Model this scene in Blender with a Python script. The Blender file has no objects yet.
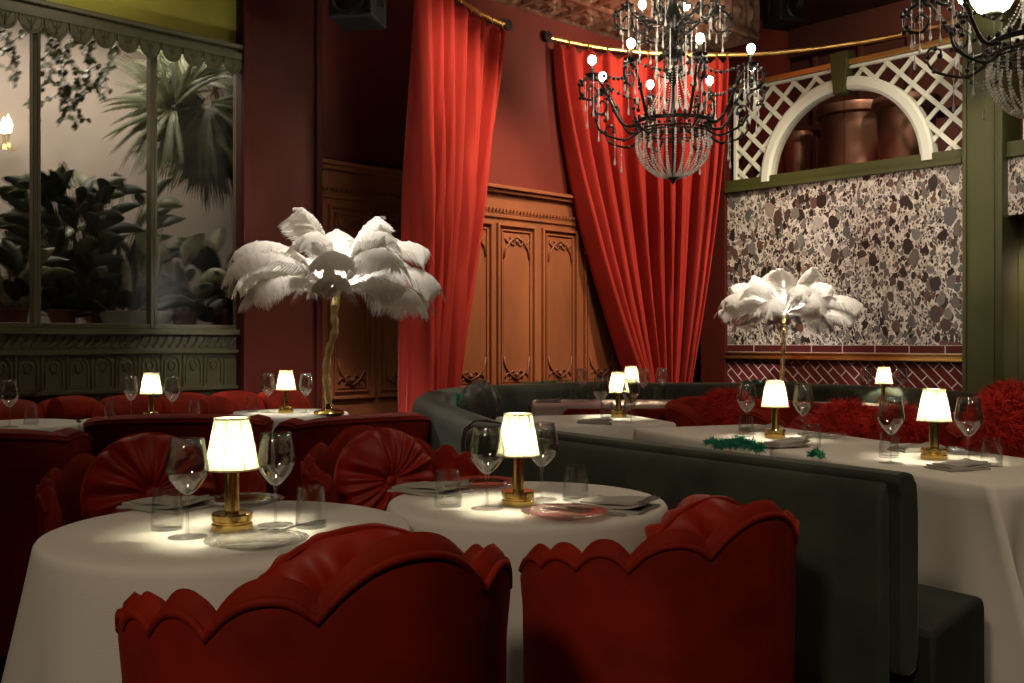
import bpy, math, random
from mathutils import Vector, Matrix
SC = bpy.context.scene
COL = SC.collection
PI = math.pi
F, CX, CY, EYE = 995.6, 512.0, 341.5, 1.17
PHI = math.radians(43.3)
UX, UY = math.cos(PHI), math.sin(PHI)
DA, DB = 6.15, 8.1            # distance of the window wall and of the terrazzo wall
def P(px, py, Z):
    return Vector(((px-CX)*Z/F, Z, EYE-(py-CY)*Z/F))
def TP(px, py, z=0.75):
    Z = (EYE-z)*F/(py-CY)
    return Vector(((px-CX)*Z/F, Z, z))
def AB(a, b, z=0.0):
    return Vector((a*UX-b*UY, a*UY+b*UX, z))
def a_at(px, b=DA):
    t = (px-CX)/F; Y = b/(UX-UY*t); return Y*(UX*t+UY)
def b_at(px, a=DB):
    t = (px-CX)/F; Y = a/(UX*t+UY); return Y*(UX-UY*t)
def zA(px, py, b=DA):
    t = (px-CX)/F; Y = b/(UX-UY*t); return EYE-(py-CY)*Y/F
def zB(px, py, a=DB):
    t = (px-CX)/F; Y = a/(UX*t+UY); return EYE-(py-CY)*Y/F
def lin(c):
    c = c/255.0
    return c/12.92 if c <= 0.04045 else ((c+0.055)/1.055)**2.4
def S(r, g, b): return (lin(r), lin(g), lin(b), 1.0)

# ------------------------------------------------------------------ materials
def nodes_of(name):
    m = bpy.data.materials.new(name); m.use_nodes = True
    nt = m.node_tree; b = nt.nodes['Principled BSDF']
    return m, nt, b
def mat(name, col, rough=0.5, metal=0.0, sheen=0.0, sheen_col=None, var=0.0, vscale=8.0, bump=0.0, bscale=40.0, spec=0.5, stretch=None, col2=None, coat=0.0, trans=0.0):
    m, nt, b = nodes_of(name)
    b.inputs['Base Color'].default_value = col
    b.inputs['Roughness'].default_value = rough
    b.inputs['Metallic'].default_value = metal
    b.inputs['Specular IOR Level'].default_value = spec
    if coat: b.inputs['Coat Weight'].default_value = coat
    if sheen:
        b.inputs['Sheen Weight'].default_value = sheen
        b.inputs['Sheen Roughness'].default_value = 0.35
        b.inputs['Sheen Tint'].default_value = sheen_col or col
    tc = nt.nodes.new('ShaderNodeTexCoord')
    src = tc.outputs['Object']
    if stretch:
        mp = nt.nodes.new('ShaderNodeMapping'); mp.inputs['Scale'].default_value = stretch
        nt.links.new(src, mp.inputs['Vector']); src = mp.outputs['Vector']
    if var or col2:
        n = nt.nodes.new('ShaderNodeTexNoise'); n.inputs['Scale'].default_value = vscale; n.inputs['Detail'].default_value = 5
        nt.links.new(src, n.inputs['Vector'])
        r = nt.nodes.new('ShaderNodeValToRGB')
        r.color_ramp.elements[0].position = 0.3; r.color_ramp.elements[1].position = 0.7
        c2 = col2 or tuple(x*(1-var) for x in col[:3])+(1,)
        r.color_ramp.elements[0].color = c2; r.color_ramp.elements[1].color = col
        nt.links.new(n.outputs['Fac'], r.inputs['Fac']); nt.links.new(r.outputs['Color'], b.inputs['Base Color'])
    if bump:
        n = nt.nodes.new('ShaderNodeTexNoise'); n.inputs['Scale'].default_value = bscale; n.inputs['Detail'].default_value = 4
        nt.links.new(src, n.inputs['Vector'])
        bp = nt.nodes.new('ShaderNodeBump'); bp.inputs['Strength'].default_value = bump; bp.inputs['Distance'].default_value = 0.01
        nt.links.new(n.outputs['Fac'], bp.inputs['Height']); nt.links.new(bp.outputs['Normal'], b.inputs['Normal'])
    return m
def emit(name, col, strength):
    m, nt, b = nodes_of(name)
    b.inputs['Base Color'].default_value = (0.8, 0.8, 0.8, 1)
    b.inputs['Emission Color'].default_value = col
    b.inputs['Emission Strength'].default_value = strength
    return m
def thin_glass(name, tint=(0.95, 0.96, 0.95, 1), fac=0.12, rough=0.02, edge=0.75, blend=0.25):
    m = bpy.data.materials.new(name); m.use_nodes = True; nt = m.node_tree
    for n in list(nt.nodes): nt.nodes.remove(n)
    o = nt.nodes.new('ShaderNodeOutputMaterial'); t = nt.nodes.new('ShaderNodeBsdfTransparent'); g = nt.nodes.new('ShaderNodeBsdfGlossy')
    t.inputs['Color'].default_value = tint; g.inputs['Roughness'].default_value = rough
    lw = nt.nodes.new('ShaderNodeLayerWeight'); lw.inputs['Blend'].default_value = blend
    mr = nt.nodes.new('ShaderNodeMapRange'); mr.inputs['To Min'].default_value = fac; mr.inputs['To Max'].default_value = edge
    mx = nt.nodes.new('ShaderNodeMixShader')
    nt.links.new(lw.outputs['Facing'], mr.inputs['Value']); nt.links.new(mr.outputs['Result'], mx.inputs['Fac'])
    nt.links.new(t.outputs[0], mx.inputs[1]); nt.links.new(g.outputs[0], mx.inputs[2]); nt.links.new(mx.outputs[0], o.inputs['Surface'])
    return m
def translucent(name, col, tcol, fac=0.5):
    m = bpy.data.materials.new(name); m.use_nodes = True; nt = m.node_tree
    for n in list(nt.nodes): nt.nodes.remove(n)
    o = nt.nodes.new('ShaderNodeOutputMaterial'); d = nt.nodes.new('ShaderNodeBsdfDiffuse'); t = nt.nodes.new('ShaderNodeBsdfTranslucent')
    d.inputs['Color'].default_value = col; t.inputs['Color'].default_value = tcol
    mx = nt.nodes.new('ShaderNodeMixShader'); mx.inputs['Fac'].default_value = fac
    nt.links.new(d.outputs[0], mx.inputs[1]); nt.links.new(t.outputs[0], mx.inputs[2]); nt.links.new(mx.outputs[0], o.inputs['Surface'])
    return m

M = {}
RED = (0.27, 0.0145, 0.003, 1)
M['velvet'] = mat('red_velvet', RED, 0.75, sheen=0.22, sheen_col=(1, 0.10, 0.03, 1), var=0.5, vscale=6, spec=0.15)
M['velvet_dark'] = mat('deep_red_velvet', (0.17, 0.005, 0.004, 1), 0.7, sheen=0.25, sheen_col=(0.8, 0.08, 0.04, 1), var=0.35, vscale=9, spec=0.15)
M['pleat'] = mat('pleated_red_velvet', (0.29, 0.0125, 0.004, 1), 0.5, sheen=0.3, sheen_col=(1, 0.12, 0.04, 1), var=0.3, vscale=12, spec=0.25)
M['green_velvet'] = mat('grey_green_velvet', (0.042, 0.050, 0.034, 1), 0.75, sheen=0.65, sheen_col=(0.45, 0.5, 0.42, 1), var=0.55, vscale=6, spec=0.2)
M['green_dark'] = mat('dark_green_velvet', (0.012, 0.020, 0.014, 1), 0.8, sheen=0.15, var=0.4, spec=0.15)
M['curtain'] = mat('scarlet_curtain_velvet', (0.42, 0.036, 0.025, 1), 0.8, sheen=0.25, sheen_col=(1, 0.25, 0.2, 1), var=0.15, vscale=3, spec=0.1)
M['cloth'] = mat('white_linen', (0.60, 0.565, 0.51, 1), 0.85, sheen=0.1, bump=0.12, bscale=300, spec=0.2)
M['cloth_pink'] = mat('pale_pink_linen', (0.55, 0.42, 0.38, 1), 0.85, bump=0.1, bscale=300, spec=0.2)
M['napkin'] = mat('grey_linen', (0.33, 0.31, 0.275, 1), 0.9, bump=0.2, bscale=250, spec=0.15)
M['gold'] = mat('polished_brass', (0.92, 0.66, 0.22, 1), 0.17, metal=1.0)
M['rod'] = mat('satin_brass', (0.80, 0.50, 0.17, 1), 0.35, metal=1.0)
M['goldleaf'] = mat('crinkled_gold_leaf', (0.90, 0.70, 0.32, 1), 0.42, metal=0.85, bump=1.0, bscale=55)
M['shade'] = translucent('pleated_ivory_silk', (0.50, 0.47, 0.34, 1), (0.085, 0.083, 0.055, 1), 0.6)
M['trim'] = mat('cream_braid', (0.55, 0.47, 0.26, 1), 0.7)
M['glass'] = thin_glass('clear_glass', (0.965, 0.97, 0.965, 1), 0.075, 0.025, 0.9, 0.33)
M['glass_tumbler'] = thin_glass('clear_tumbler_glass', (0.975, 0.98, 0.975, 1), 0.03, 0.025, 0.6, 0.25)
M['glass_foot'] = thin_glass('clear_glass_foot', (0.975, 0.98, 0.975, 1), 0.05, 0.03, 0.30, 0.3)
M['plate'] = thin_glass('cut_glass_plate', (0.93, 0.93, 0.92, 1), 0.12, 0.12, 0.6, 0.3)
M['plate_pink'] = thin_glass('rose_glass_plate', (0.93, 0.80, 0.78, 1), 0.13, 0.12, 0.6, 0.3)
M['crystal'] = thin_glass('cut_crystal', (0.93, 0.92, 0.90, 1), 0.28, 0.06, 0.95, 0.4)
def crystal_mat():
    m, nt, b = nodes_of('cut_crystal')
    b.inputs['Base Color'].default_value = (0.96, 0.94, 0.92, 1); b.inputs['Roughness'].default_value = 0.12; b.inputs['Specular IOR Level'].default_value = 1.0
    o = nt.nodes['Material Output']; t = nt.nodes.new('ShaderNodeBsdfTransparent'); mx = nt.nodes.new('ShaderNodeMixShader'); mx.inputs['Fac'].default_value = 0.70
    nt.links.new(t.outputs[0], mx.inputs[1]); nt.links.new(b.outputs[0], mx.inputs[2]); nt.links.new(mx.outputs[0], o.inputs['Surface'])
    return m
M['crystal'] = crystal_mat()
M['steel'] = mat('polished_cutlery_steel', (0.55, 0.54, 0.5, 1), 0.2, metal=1.0)
M['iron'] = mat('black_lacquered_iron', (0.010, 0.009, 0.009, 1), 0.28, spec=0.6)
M['black'] = mat('matt_black', (0.006, 0.006, 0.006, 1), 0.6)
M['candle'] = mat('black_candle_sleeve', (0.02, 0.018, 0.016, 1), 0.4)
M['bulb'] = emit('lit_bulb', (1.0, 0.86, 0.62, 1), 90)
M['opal'] = emit('opal_glass_lit', (1.0, 0.93, 0.78, 1), 6)
M['feather'] = translucent('white_ostrich_feather', (0.84, 0.81, 0.76, 1), (0.84, 0.80, 0.72, 1), 0.36)
M['quill'] = mat('feather_quill', (0.75, 0.7, 0.6, 1), 0.6)
M['boa'] = mat('emerald_feather', (0.004, 0.24, 0.115, 1), 0.7, sheen=0.3, sheen_col=(0.1, 0.8, 0.5, 1), var=0.5)
M['redfluff'] = mat('red_feather', (0.80, 0.022, 0.010, 1), 0.7, sheen=0.4, sheen_col=(1, 0.15, 0.08, 1), var=0.5)
M['green_seat'] = mat('shaded_green_velvet', (0.020, 0.025, 0.017, 1), 0.75, sheen=0.2, var=0.3, spec=0.2)  # booth velvet made darker, the seat's shade is put into the colour
M['silk'] = mat('dark_grey_silk', (0.10, 0.085, 0.07, 1), 0.3, sheen=0.3)
M['redwall'] = mat('dark_red_painted_wall', (0.18, 0.028, 0.018, 1), 0.6, var=0.25, vscale=1.5, spec=0.3)
M['backwall'] = mat('red_brown_wall_paint', (0.105, 0.032, 0.023, 1), 0.6, var=0.25, vscale=1.5, spec=0.3)
M['pilaster'] = mat('oxblood_painted_column', (0.075, 0.009, 0.005, 1), 0.6, var=0.25, vscale=2, spec=0.25, stretch=(1, 1, 0.25))
M['panel'] = mat('terracotta_wood_panelling', (0.33, 0.105, 0.040, 1), 0.55, var=0.3, vscale=5, stretch=(1, 1, 0.3), spec=0.3)
M['carving'] = mat('dark_glazed_carving', (0.24, 0.075, 0.030, 1), 0.5)
M['olive'] = mat('olive_painted_metal', (0.098, 0.090, 0.044, 1), 0.45, var=0.2, vscale=5)
M['post'] = mat('olive_green_paint', (0.060, 0.063, 0.018, 1), 0.42, var=0.12, vscale=3)
M['lime'] = mat('chartreuse_wall_paint', (0.33, 0.30, 0.035, 1), 0.7, var=0.1)
M['white'] = mat('white_lattice_paint', (0.68, 0.70, 0.60, 1), 0.5)
M['bronze'] = mat('brushed_bronze', (0.36, 0.20, 0.14, 1), 0.42, metal=0.6, var=0.35, vscale=3, stretch=(1, 1, 0.15))
M['tin'] = mat('pressed_copper_tin', (0.44, 0.25, 0.165, 1), 0.36, metal=0.6, var=0.55, vscale=16)
M['brownceil'] = mat('mottled_brown_ceiling', (0.09, 0.03, 0.02, 1), 0.6, var=0.8, vscale=2.5)
M['carpet'] = mat('dark_red_carpet', (0.05, 0.012, 0.008, 1), 0.95, var=0.6, vscale=20)
M['grout'] = mat('pale_tile_grout', (0.5, 0.42, 0.38, 1), 0.8)
M['pinkwall'] = mat('mauve_grey_plaster', (0.40, 0.345, 0.29, 1), 0.9, var=0.35, vscale=1.2)
M['leaf'] = mat('mid_green_leaf', (0.085, 0.105, 0.03, 1), 0.45, var=0.5, vscale=6)
M['leafdark'] = mat('dark_green_leaf', (0.018, 0.032, 0.012, 1), 0.5, var=0.4, vscale=6)
M['leafpale'] = mat('cream_variegated_leaf', (0.50, 0.48, 0.30, 1), 0.45, col2=(0.07, 0.10, 0.03, 1), vscale=9)
M['stemwood'] = mat('brown_plant_stem', (0.08, 0.05, 0.025, 1), 0.7)
M['planter'] = mat('grey_glazed_planter', (0.50, 0.45, 0.41, 1), 0.5, var=0.2)
M['terracotta'] = mat('terracotta_pot', (0.20, 0.07, 0.035, 1), 0.7)
M['soil'] = mat('potting_soil', (0.02, 0.014, 0.01, 1), 0.95)
M['mirror'] = mat('smoked_mirror', (0.35, 0.33, 0.3, 1), 0.08, metal=1.0)

def tile_mat(name, rot, sx, c1, c2):
    m, nt, b = nodes_of(name)
    tc = nt.nodes.new('ShaderNodeTexCoord')
    sp = nt.nodes.new('ShaderNodeSeparateXYZ'); cb = nt.nodes.new('ShaderNodeCombineXYZ')
    nt.links.new(tc.outputs['Object'], sp.inputs[0]); nt.links.new(sp.outputs['Y'], cb.inputs['X']); nt.links.new(sp.outputs['Z'], cb.inputs['Y'])
    mp = nt.nodes.new('ShaderNodeMapping'); mp.inputs['Rotation'].default_value = (0, 0, rot)
    nt.links.new(cb.outputs[0], mp.inputs['Vector'])
    br = nt.nodes.new('ShaderNodeTexBrick')
    br.inputs['Color1'].default_value = c1; br.inputs['Color2'].default_value = c2; br.inputs['Mortar'].default_value = (0.55, 0.46, 0.42, 1)
    br.inputs['Scale'].default_value = 1.0; br.inputs['Brick Width'].default_value = sx; br.inputs['Row Height'].default_value = 0.07
    br.inputs['Mortar Size'].default_value = 0.0045; br.inputs['Bias'].default_value = 0
    br.inputs['Mortar Smooth'].default_value = 0.1
    nt.links.new(mp.outputs['Vector'], br.inputs['Vector']); nt.links.new(br.outputs['Color'], b.inputs['Base Color'])
    bp = nt.nodes.new('ShaderNodeBump'); bp.inputs['Strength'].default_value = 0.4; bp.inputs['Distance'].default_value = 0.004; bp.invert = True
    nt.links.new(br.outputs['Fac'], bp.inputs['Height']); nt.links.new(bp.outputs['Normal'], b.inputs['Normal'])
    b.inputs['Roughness'].default_value = 0.2
    return m
M['tile_diag'] = tile_mat('oxblood_diagonal_tiles', math.radians(-45), 0.21, (0.13, 0.022, 0.022, 1), (0.085, 0.018, 0.016, 1))
M['tile_row'] = tile_mat('oxblood_row_tiles', 0, 0.30, (0.09, 0.018, 0.018, 1), (0.07, 0.015, 0.013, 1))

def terrazzo():
    m, nt, b = nodes_of('pebble_terrazzo')
    L = nt.links
    tc = nt.nodes.new('ShaderNodeTexCoord')
    nz = nt.nodes.new('ShaderNodeTexNoise'); nz.inputs['Scale'].default_value = 5; nz.inputs['Detail'].default_value = 2
    L.new(tc.outputs['Object'], nz.inputs['Vector'])
    sub = nt.nodes.new('ShaderNodeVectorMath'); sub.operation = 'SUBTRACT'; sub.inputs[1].default_value = (0.5, 0.5, 0.5)
    L.new(nz.outputs['Color'], sub.inputs[0])
    sc = nt.nodes.new('ShaderNodeVectorMath'); sc.operation = 'SCALE'; sc.inputs['Scale'].default_value = 0.07
    L.new(sub.outputs[0], sc.inputs[0])
    ad = nt.nodes.new('ShaderNodeVectorMath'); ad.operation = 'ADD'
    L.new(tc.outputs['Object'], ad.inputs[0]); L.new(sc.outputs[0], ad.inputs[1])
    mp = nt.nodes.new('ShaderNodeMapping'); mp.inputs['Rotation'].default_value = (math.radians(28), 0, 0); mp.inputs['Scale'].default_value = (1.0, 1.35, 0.9)
    L.new(ad.outputs[0], mp.inputs['Vector'])
    bg = nt.nodes.new('ShaderNodeTexNoise'); bg.inputs['Scale'].default_value = 22; bg.inputs['Detail'].default_value = 6
    L.new(tc.outputs['Object'], bg.inputs['Vector'])
    bgr = nt.nodes.new('ShaderNodeValToRGB')
    bgr.color_ramp.elements[0].position = 0.35; bgr.color_ramp.elements[0].color = (0.40, 0.35, 0.30, 1)
    bgr.color_ramp.elements[1].position = 0.62; bgr.color_ramp.elements[1].color = (0.66, 0.60, 0.53, 1)
    L.new(bg.outputs['Fac'], bgr.inputs['Fac'])
    cur = bgr.outputs['Color']
    stops = [(0.0, (0.035, 0.026, 0.022)), (0.16, (0.09, 0.06, 0.05)), (0.30, (0.17, 0.145, 0.13)), (0.44, (0.15, 0.08, 0.066)), (0.58, (0.22, 0.20, 0.185)), (0.70, (0.045, 0.035, 0.032)), (0.78, (0.34, 0.28, 0.24)), (0.86, (0.13, 0.125, 0.12)), (0.95, (0.50, 0.43, 0.36))]
    for scale, lo, hi in ((38, 0.16, 0.60), (25, 0.18, 0.62), (16.5, 0.16, 0.62), (11, 0.10, 0.60), (7.4, 0.0, 0.52)):
        v = nt.nodes.new('ShaderNodeTexVoronoi'); v.inputs['Scale'].default_value = scale; v.inputs['Randomness'].default_value = 0.85
        L.new(mp.outputs['Vector'], v.inputs['Vector'])
        e = nt.nodes.new('ShaderNodeTexVoronoi'); e.feature = 'DISTANCE_TO_EDGE'; e.inputs['Scale'].default_value = scale; e.inputs['Randomness'].default_value = 0.85
        L.new(mp.outputs['Vector'], e.inputs['Vector'])
        sp = nt.nodes.new('ShaderNodeSeparateColor'); L.new(v.outputs['Color'], sp.inputs['Color'])
        rad = nt.nodes.new('ShaderNodeMapRange'); rad.inputs['To Min'].default_value = lo; rad.inputs['To Max'].default_value = hi
        L.new(sp.outputs['Red'], rad.inputs['Value'])
        lt = nt.nodes.new('ShaderNodeMath'); lt.operation = 'LESS_THAN'
        L.new(v.outputs['Distance'], lt.inputs[0]); L.new(rad.outputs['Result'], lt.inputs[1])
        gt = nt.nodes.new('ShaderNodeMath'); gt.operation = 'GREATER_THAN'; gt.inputs[1].default_value = 0.03
        L.new(e.outputs['Distance'], gt.inputs[0])
        mu = nt.nodes.new('ShaderNodeMath'); mu.operation = 'MULTIPLY'; L.new(lt.outputs[0], mu.inputs[0]); L.new(gt.outputs[0], mu.inputs[1])
        r = nt.nodes.new('ShaderNodeValToRGB'); r.color_ramp.interpolation = 'CONSTANT'
        cr = r.color_ramp
        cr.elements[0].position = 0; cr.elements[0].color = stops[0][1]+(1,)
        cr.elements[1].position = stops[1][0]; cr.elements[1].color = stops[1][1]+(1,)
        for p_, c_ in stops[2:]:
            el = cr.elements.new(p_); el.color = c_+(1,)
        L.new(sp.outputs['Green'], r.inputs['Fac'])
        mo = nt.nodes.new('ShaderNodeMix'); mo.data_type = 'RGBA'; mo.blend_type = 'MULTIPLY'; mo.inputs['Factor'].default_value = 0.45
        L.new(r.outputs['Color'], mo.inputs[6]); L.new(bg.outputs['Color'], mo.inputs[7])
        mx = nt.nodes.new('ShaderNodeMix'); mx.data_type = 'RGBA'
        L.new(mu.outputs[0], mx.inputs['Factor']); L.new(cur, mx.inputs[6]); L.new(mo.outputs[2], mx.inputs[7])
        cur = mx.outputs[2]
    L.new(cur, b.inputs['Base Color']); b.inputs['Roughness'].default_value = 0.25
    return m
M['terrazzo'] = terrazzo()

def window_glass():
    m = bpy.data.materials.new('rippled_window_glass'); m.use_nodes = True; nt = m.node_tree
    for n in list(nt.nodes): nt.nodes.remove(n)
    o = nt.nodes.new('ShaderNodeOutputMaterial'); t = nt.nodes.new('ShaderNodeBsdfTransparent'); g = nt.nodes.new('ShaderNodeBsdfGlossy'); rf = nt.nodes.new('ShaderNodeBsdfRefraction')
    t.inputs['Color'].default_value = (0.9, 0.88, 0.84, 1); g.inputs['Roughness'].default_value = 0.25
    rf.inputs['Roughness'].default_value = 0.22; rf.inputs['IOR'].default_value = 1.06; rf.inputs['Color'].default_value = (0.9, 0.88, 0.84, 1)
    tc = nt.nodes.new('ShaderNodeTexCoord'); n = nt.nodes.new('ShaderNodeTexNoise'); n.inputs['Scale'].default_value = 9
    mp = nt.nodes.new('ShaderNodeMapping'); mp.inputs['Scale'].default_value = (1, 1, 4)
    nt.links.new(tc.outputs['Object'], mp.inputs[0]); nt.links.new(mp.outputs[0], n.inputs['Vector'])
    bp = nt.nodes.new('ShaderNodeBump'); bp.inputs['Strength'].default_value = 0.25; bp.inputs['Distance'].default_value = 0.02
    nt.links.new(n.outputs['Fac'], bp.inputs['Height'])
    for s in (g, rf): nt.links.new(bp.outputs['Normal'], s.inputs['Normal'])
    m1 = nt.nodes.new('ShaderNodeMixShader'); m1.inputs['Fac'].default_value = 0.55
    m2 = nt.nodes.new('ShaderNodeMixShader'); m2.inputs['Fac'].default_value = 0.012
    nt.links.new(t.outputs[0], m1.inputs[1]); nt.links.new(rf.outputs[0], m1.inputs[2])
    nt.links.new(m1.outputs[0], m2.inputs[1]); nt.links.new(g.outputs[0], m2.inputs[2]); nt.links.new(m2.outputs[0], o.inputs['Surface'])
    return m
M['pane'] = window_glass()

# ------------------------------------------------------------------ mesh builder
class MB:
    def __init__(s): s.v = []; s.f = []
    def box(s, x0, x1, y0, y1, z0, z1):
        n = len(s.v)
        s.v += [(x0,y0,z0),(x1,y0,z0),(x1,y1,z0),(x0,y1,z0),(x0,y0,z1),(x1,y0,z1),(x1,y1,z1),(x0,y1,z1)]
        s.f += [tuple(n+i for i in q) for q in ((0,3,2,1),(4,5,6,7),(0,1,5,4),(1,2,6,5),(2,3,7,6),(3,0,4,7))]
        return s
    def grid(s, rows, close_u=False, close_v=False, cap=False):
        n = len(s.v); nu = len(rows); nv = len(rows[0])
        for r in rows: s.v += [tuple(p) for p in r]
        for i in range(nu if close_u else nu-1):
            for j in range(nv if close_v else nv-1):
                i2, j2 = (i+1) % nu, (j+1) % nv
                s.f.append((n+i*nv+j, n+i2*nv+j, n+i2*nv+j2, n+i*nv+j2))
        if cap:
            s.f.append(tuple(n+j for j in range(nv))); s.f.append(tuple(n+(nu-1)*nv+j for j in reversed(range(nv))))
        return s
    def lathe(s, prof, n=32, c=(0,0,0), mod=None):
        rows = []
        for k in range(n):
            t = 2*PI*k/n
            rows.append([(c[0]+(r*(mod(t, r, z) if mod else 1))*math.cos(t), c[1]+(r*(mod(t, r, z) if mod else 1))*math.sin(t), c[2]+z) for r, z in prof])
        return s.grid(rows, close_u=True)
    def sphere(s, c, r, n=12, sz=1.0):
        return s.lathe([(max(1e-5, r*math.sin(PI*i/(n//2+1))), -r*sz*math.cos(PI*i/(n//2+1))) for i in range(0, n//2+2)], n, c)
    def tube(s, pts, rad, n=8, cap=True):
        pts = [Vector(p) for p in pts]; rows = []; up = None
        for i, p in enumerate(pts):
            t = (pts[min(i+1, len(pts)-1)]-pts[max(i-1, 0)])
            if t.length < 1e-9: t = Vector((0,0,1))
            t.normalize()
            if up is None:
                up = Vector((0,0,1)) if abs(t.z) < 0.9 else Vector((1,0,0))
            a = t.cross(up)
            if a.length < 1e-6: a = t.cross(Vector((0.3,1,0.2)))
            a.normalize(); b = a.cross(t).normalized(); up = b
            r = rad[i] if isinstance(rad, (list, tuple)) else rad
            rows.append([p+a*(r*math.cos(2*PI*k/n))+b*(r*math.sin(2*PI*k/n)) for k in range(n)])
        return s.grid(rows, close_v=True, cap=cap)
    def ribbon(s, pts, widths, side):
        n = len(s.v); side = Vector(side)
        for p, w in zip(pts, widths):
            p = Vector(p); s.v += [tuple(p-side*w), tuple(p+side*w)]
        for i in range(len(pts)-1): s.f.append((n+2*i, n+2*i+1, n+2*i+3, n+2*i+2))
        return s
    def xf(s, m, start=0):
        for i in range(start, len(s.v)): s.v[i] = tuple(m @ Vector(s.v[i]))
        return s
    def build(s, name, m, parent=None, loc=None, rz=0.0, sharp=35, smooth=True, solid=0.0, bevel=0.0):
        me = bpy.data.meshes.new(name); me.from_pydata(s.v, [], s.f); me.update()
        if smooth:
            me.polygons.foreach_set('use_smooth', [True]*len(me.polygons))
            if sharp: me.set_sharp_from_angle(angle=math.radians(sharp))
        me.materials.append(M[m] if isinstance(m, str) else m)
        o = bpy.data.objects.new(name, me); COL.objects.link(o)
        if parent: o.parent = parent
        if loc is not None: o.location = loc
        if rz: o.rotation_euler[2] = rz
        if bevel:
            bv = o.modifiers.new('bevel', 'BEVEL'); bv.width = bevel; bv.segments = 2; bv.limit_method = 'ANGLE'
        if solid:
            sd = o.modifiers.new('solid', 'SOLIDIFY'); sd.thickness = solid; sd.offset = 0
        return o
def tag(o, label, cat, group=None, kind=None):
    o['label'] = label; o['category'] = cat
    if group: o['group'] = group
    if kind: o['kind'] = kind
    return o
def struct(o, label=None):
    o['kind'] = 'structure'
    if label: o['label'] = label
    return o
def empty(name, loc=(0,0,0), rz=0.0):
    o = bpy.data.objects.new(name, None); o.empty_display_size = 0.1; COL.objects.link(o)
    o.location = loc; o.rotation_euler = (0, 0, rz); return o
def copy_tree(o, parent=None):
    c = o.copy(); COL.objects.link(c)
    if parent: c.parent = parent
    for ch in list(o.children): copy_tree(ch, c)
    return c
def abbox(name, m, boxes, bevel=0.0):     # boxes given along the room's own axes, origin moved to the base
    x = min(b[0] for b in boxes); y = min(b[2] for b in boxes); z = min(b[4] for b in boxes)
    mb = MB()
    for b in boxes: mb.box(b[0]-x, b[1]-x, b[2]-y, b[3]-y, b[4]-z, b[5]-z)
    return mb.build(name, m, loc=AB(x, y, z), rz=PHI, smooth=False, bevel=bevel)
def spline(pts, n=60):
    pts = [Vector(p) for p in pts]; out = []
    m = len(pts)-1
    for i in range(n+1):
        t = i/n*m; k = min(int(t), m-1); t -= k
        p0, p1, p2, p3 = pts[max(k-1,0)], pts[k], pts[k+1], pts[min(k+2,m)]
        out.append(0.5*((2*p1)+(p2-p0)*t+(2*p0-5*p1+4*p2-p3)*t*t+(3*p1-p0-3*p2+p3)*t**3))
    return out
# ------------------------------------------------------------------ the setting
rnd = random.Random(7)
ZTIN, ZC = 4.04, 4.75
def PB(px, py, b):
    t = (px-CX)/F; return P(px, py, b/(UX-UY*t))
def PA(px, py, a):
    t = (px-CX)/F; return P(px, py, a/(UX*t+UY))
struct(MB().box(-5, 7, -3, 13, -0.05, 0).build('floor', 'carpet', smooth=False))
struct(abbox('ceiling', 'brownceil', [(-3.5, 10.5, -3.2, 8.0, ZC, ZC+0.08)]))

# window wall ---------------------------------------------------------------
aW0, aW1 = a_at(-70), a_at(240)
struct(abbox('wall_left', 'lime', [(aW0-3, aW1, DA, DA+0.2, 3.12, ZC)]))
dado = MB(); T = 0.03
def dbox(*q): dado.box(*q)
dbox(aW0-3, aW1, DA, DA+0.2, 0, 1.235)
dbox(aW0-3, aW1, DA-0.05, DA, 1.215, 1.25)
dbox(aW0-3, aW1, DA-0.03, DA, 1.095, 1.115)
dbox(aW0-3, aW1, DA-0.03, DA, 0.855, 0.875)
x = aW0
while x < aW1-0.05:                       # rope band and arcaded panels of the pressed metal dado
    dado.tube([(x+0.002, DA-0.006, 1.135), (x+0.03, DA-0.006, 1.165), (x+0.045, DA-0.002, 1.205)], 0.009, 6)
    x += 0.052
x = aW0
while x < aW1-0.13:
    w = 0.145; r = 0.05
    pts = [(x+0.02, DA-0.004, 0.90), (x+0.02, DA-0.004, 1.02)]
    pts += [(x+0.02+r*(1-math.cos(q*PI/8)), DA-0.004, 1.02+1.15*r*math.sin(q*PI/8)) for q in range(1, 8)]
    pts += [(x+0.12, DA-0.004, 1.02), (x+0.12, DA-0.004, 0.90)]
    dado.tube(pts, 0.0055, 6)
    dado.tube([(x+w, DA-0.003, 0.88), (x+w, DA-0.003, 1.09)], 0.008, 6)
    for s in (-1, 1):
        dado.tube([(x+0.07, DA-0.004, 0.985), (x+0.07+s*0.018, DA-0.007, 1.0), (x+0.07+s*0.022, DA-0.004, 1.03), (x+0.07+s*0.006, DA-0.004, 1.045)], 0.006, 5)
    x += w
struct(dado.build('wall_left_dado', 'olive', loc=(0,0,0), rz=PHI, sharp=40), 'olive pressed metal dado with little arches under the windows')
struct(abbox('trim_1', 'olive', [(aW0-3, aW1, DA-0.06, DA+0.2, 3.085, 3.12), (aW0-3, aW1, DA-0.09, DA, 3.12, 3.15)], 0.006), 'olive moulding above the scalloped valance')
mull = [a_at(-70), a_at(36.5), a_at(153.5), aW1]
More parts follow.
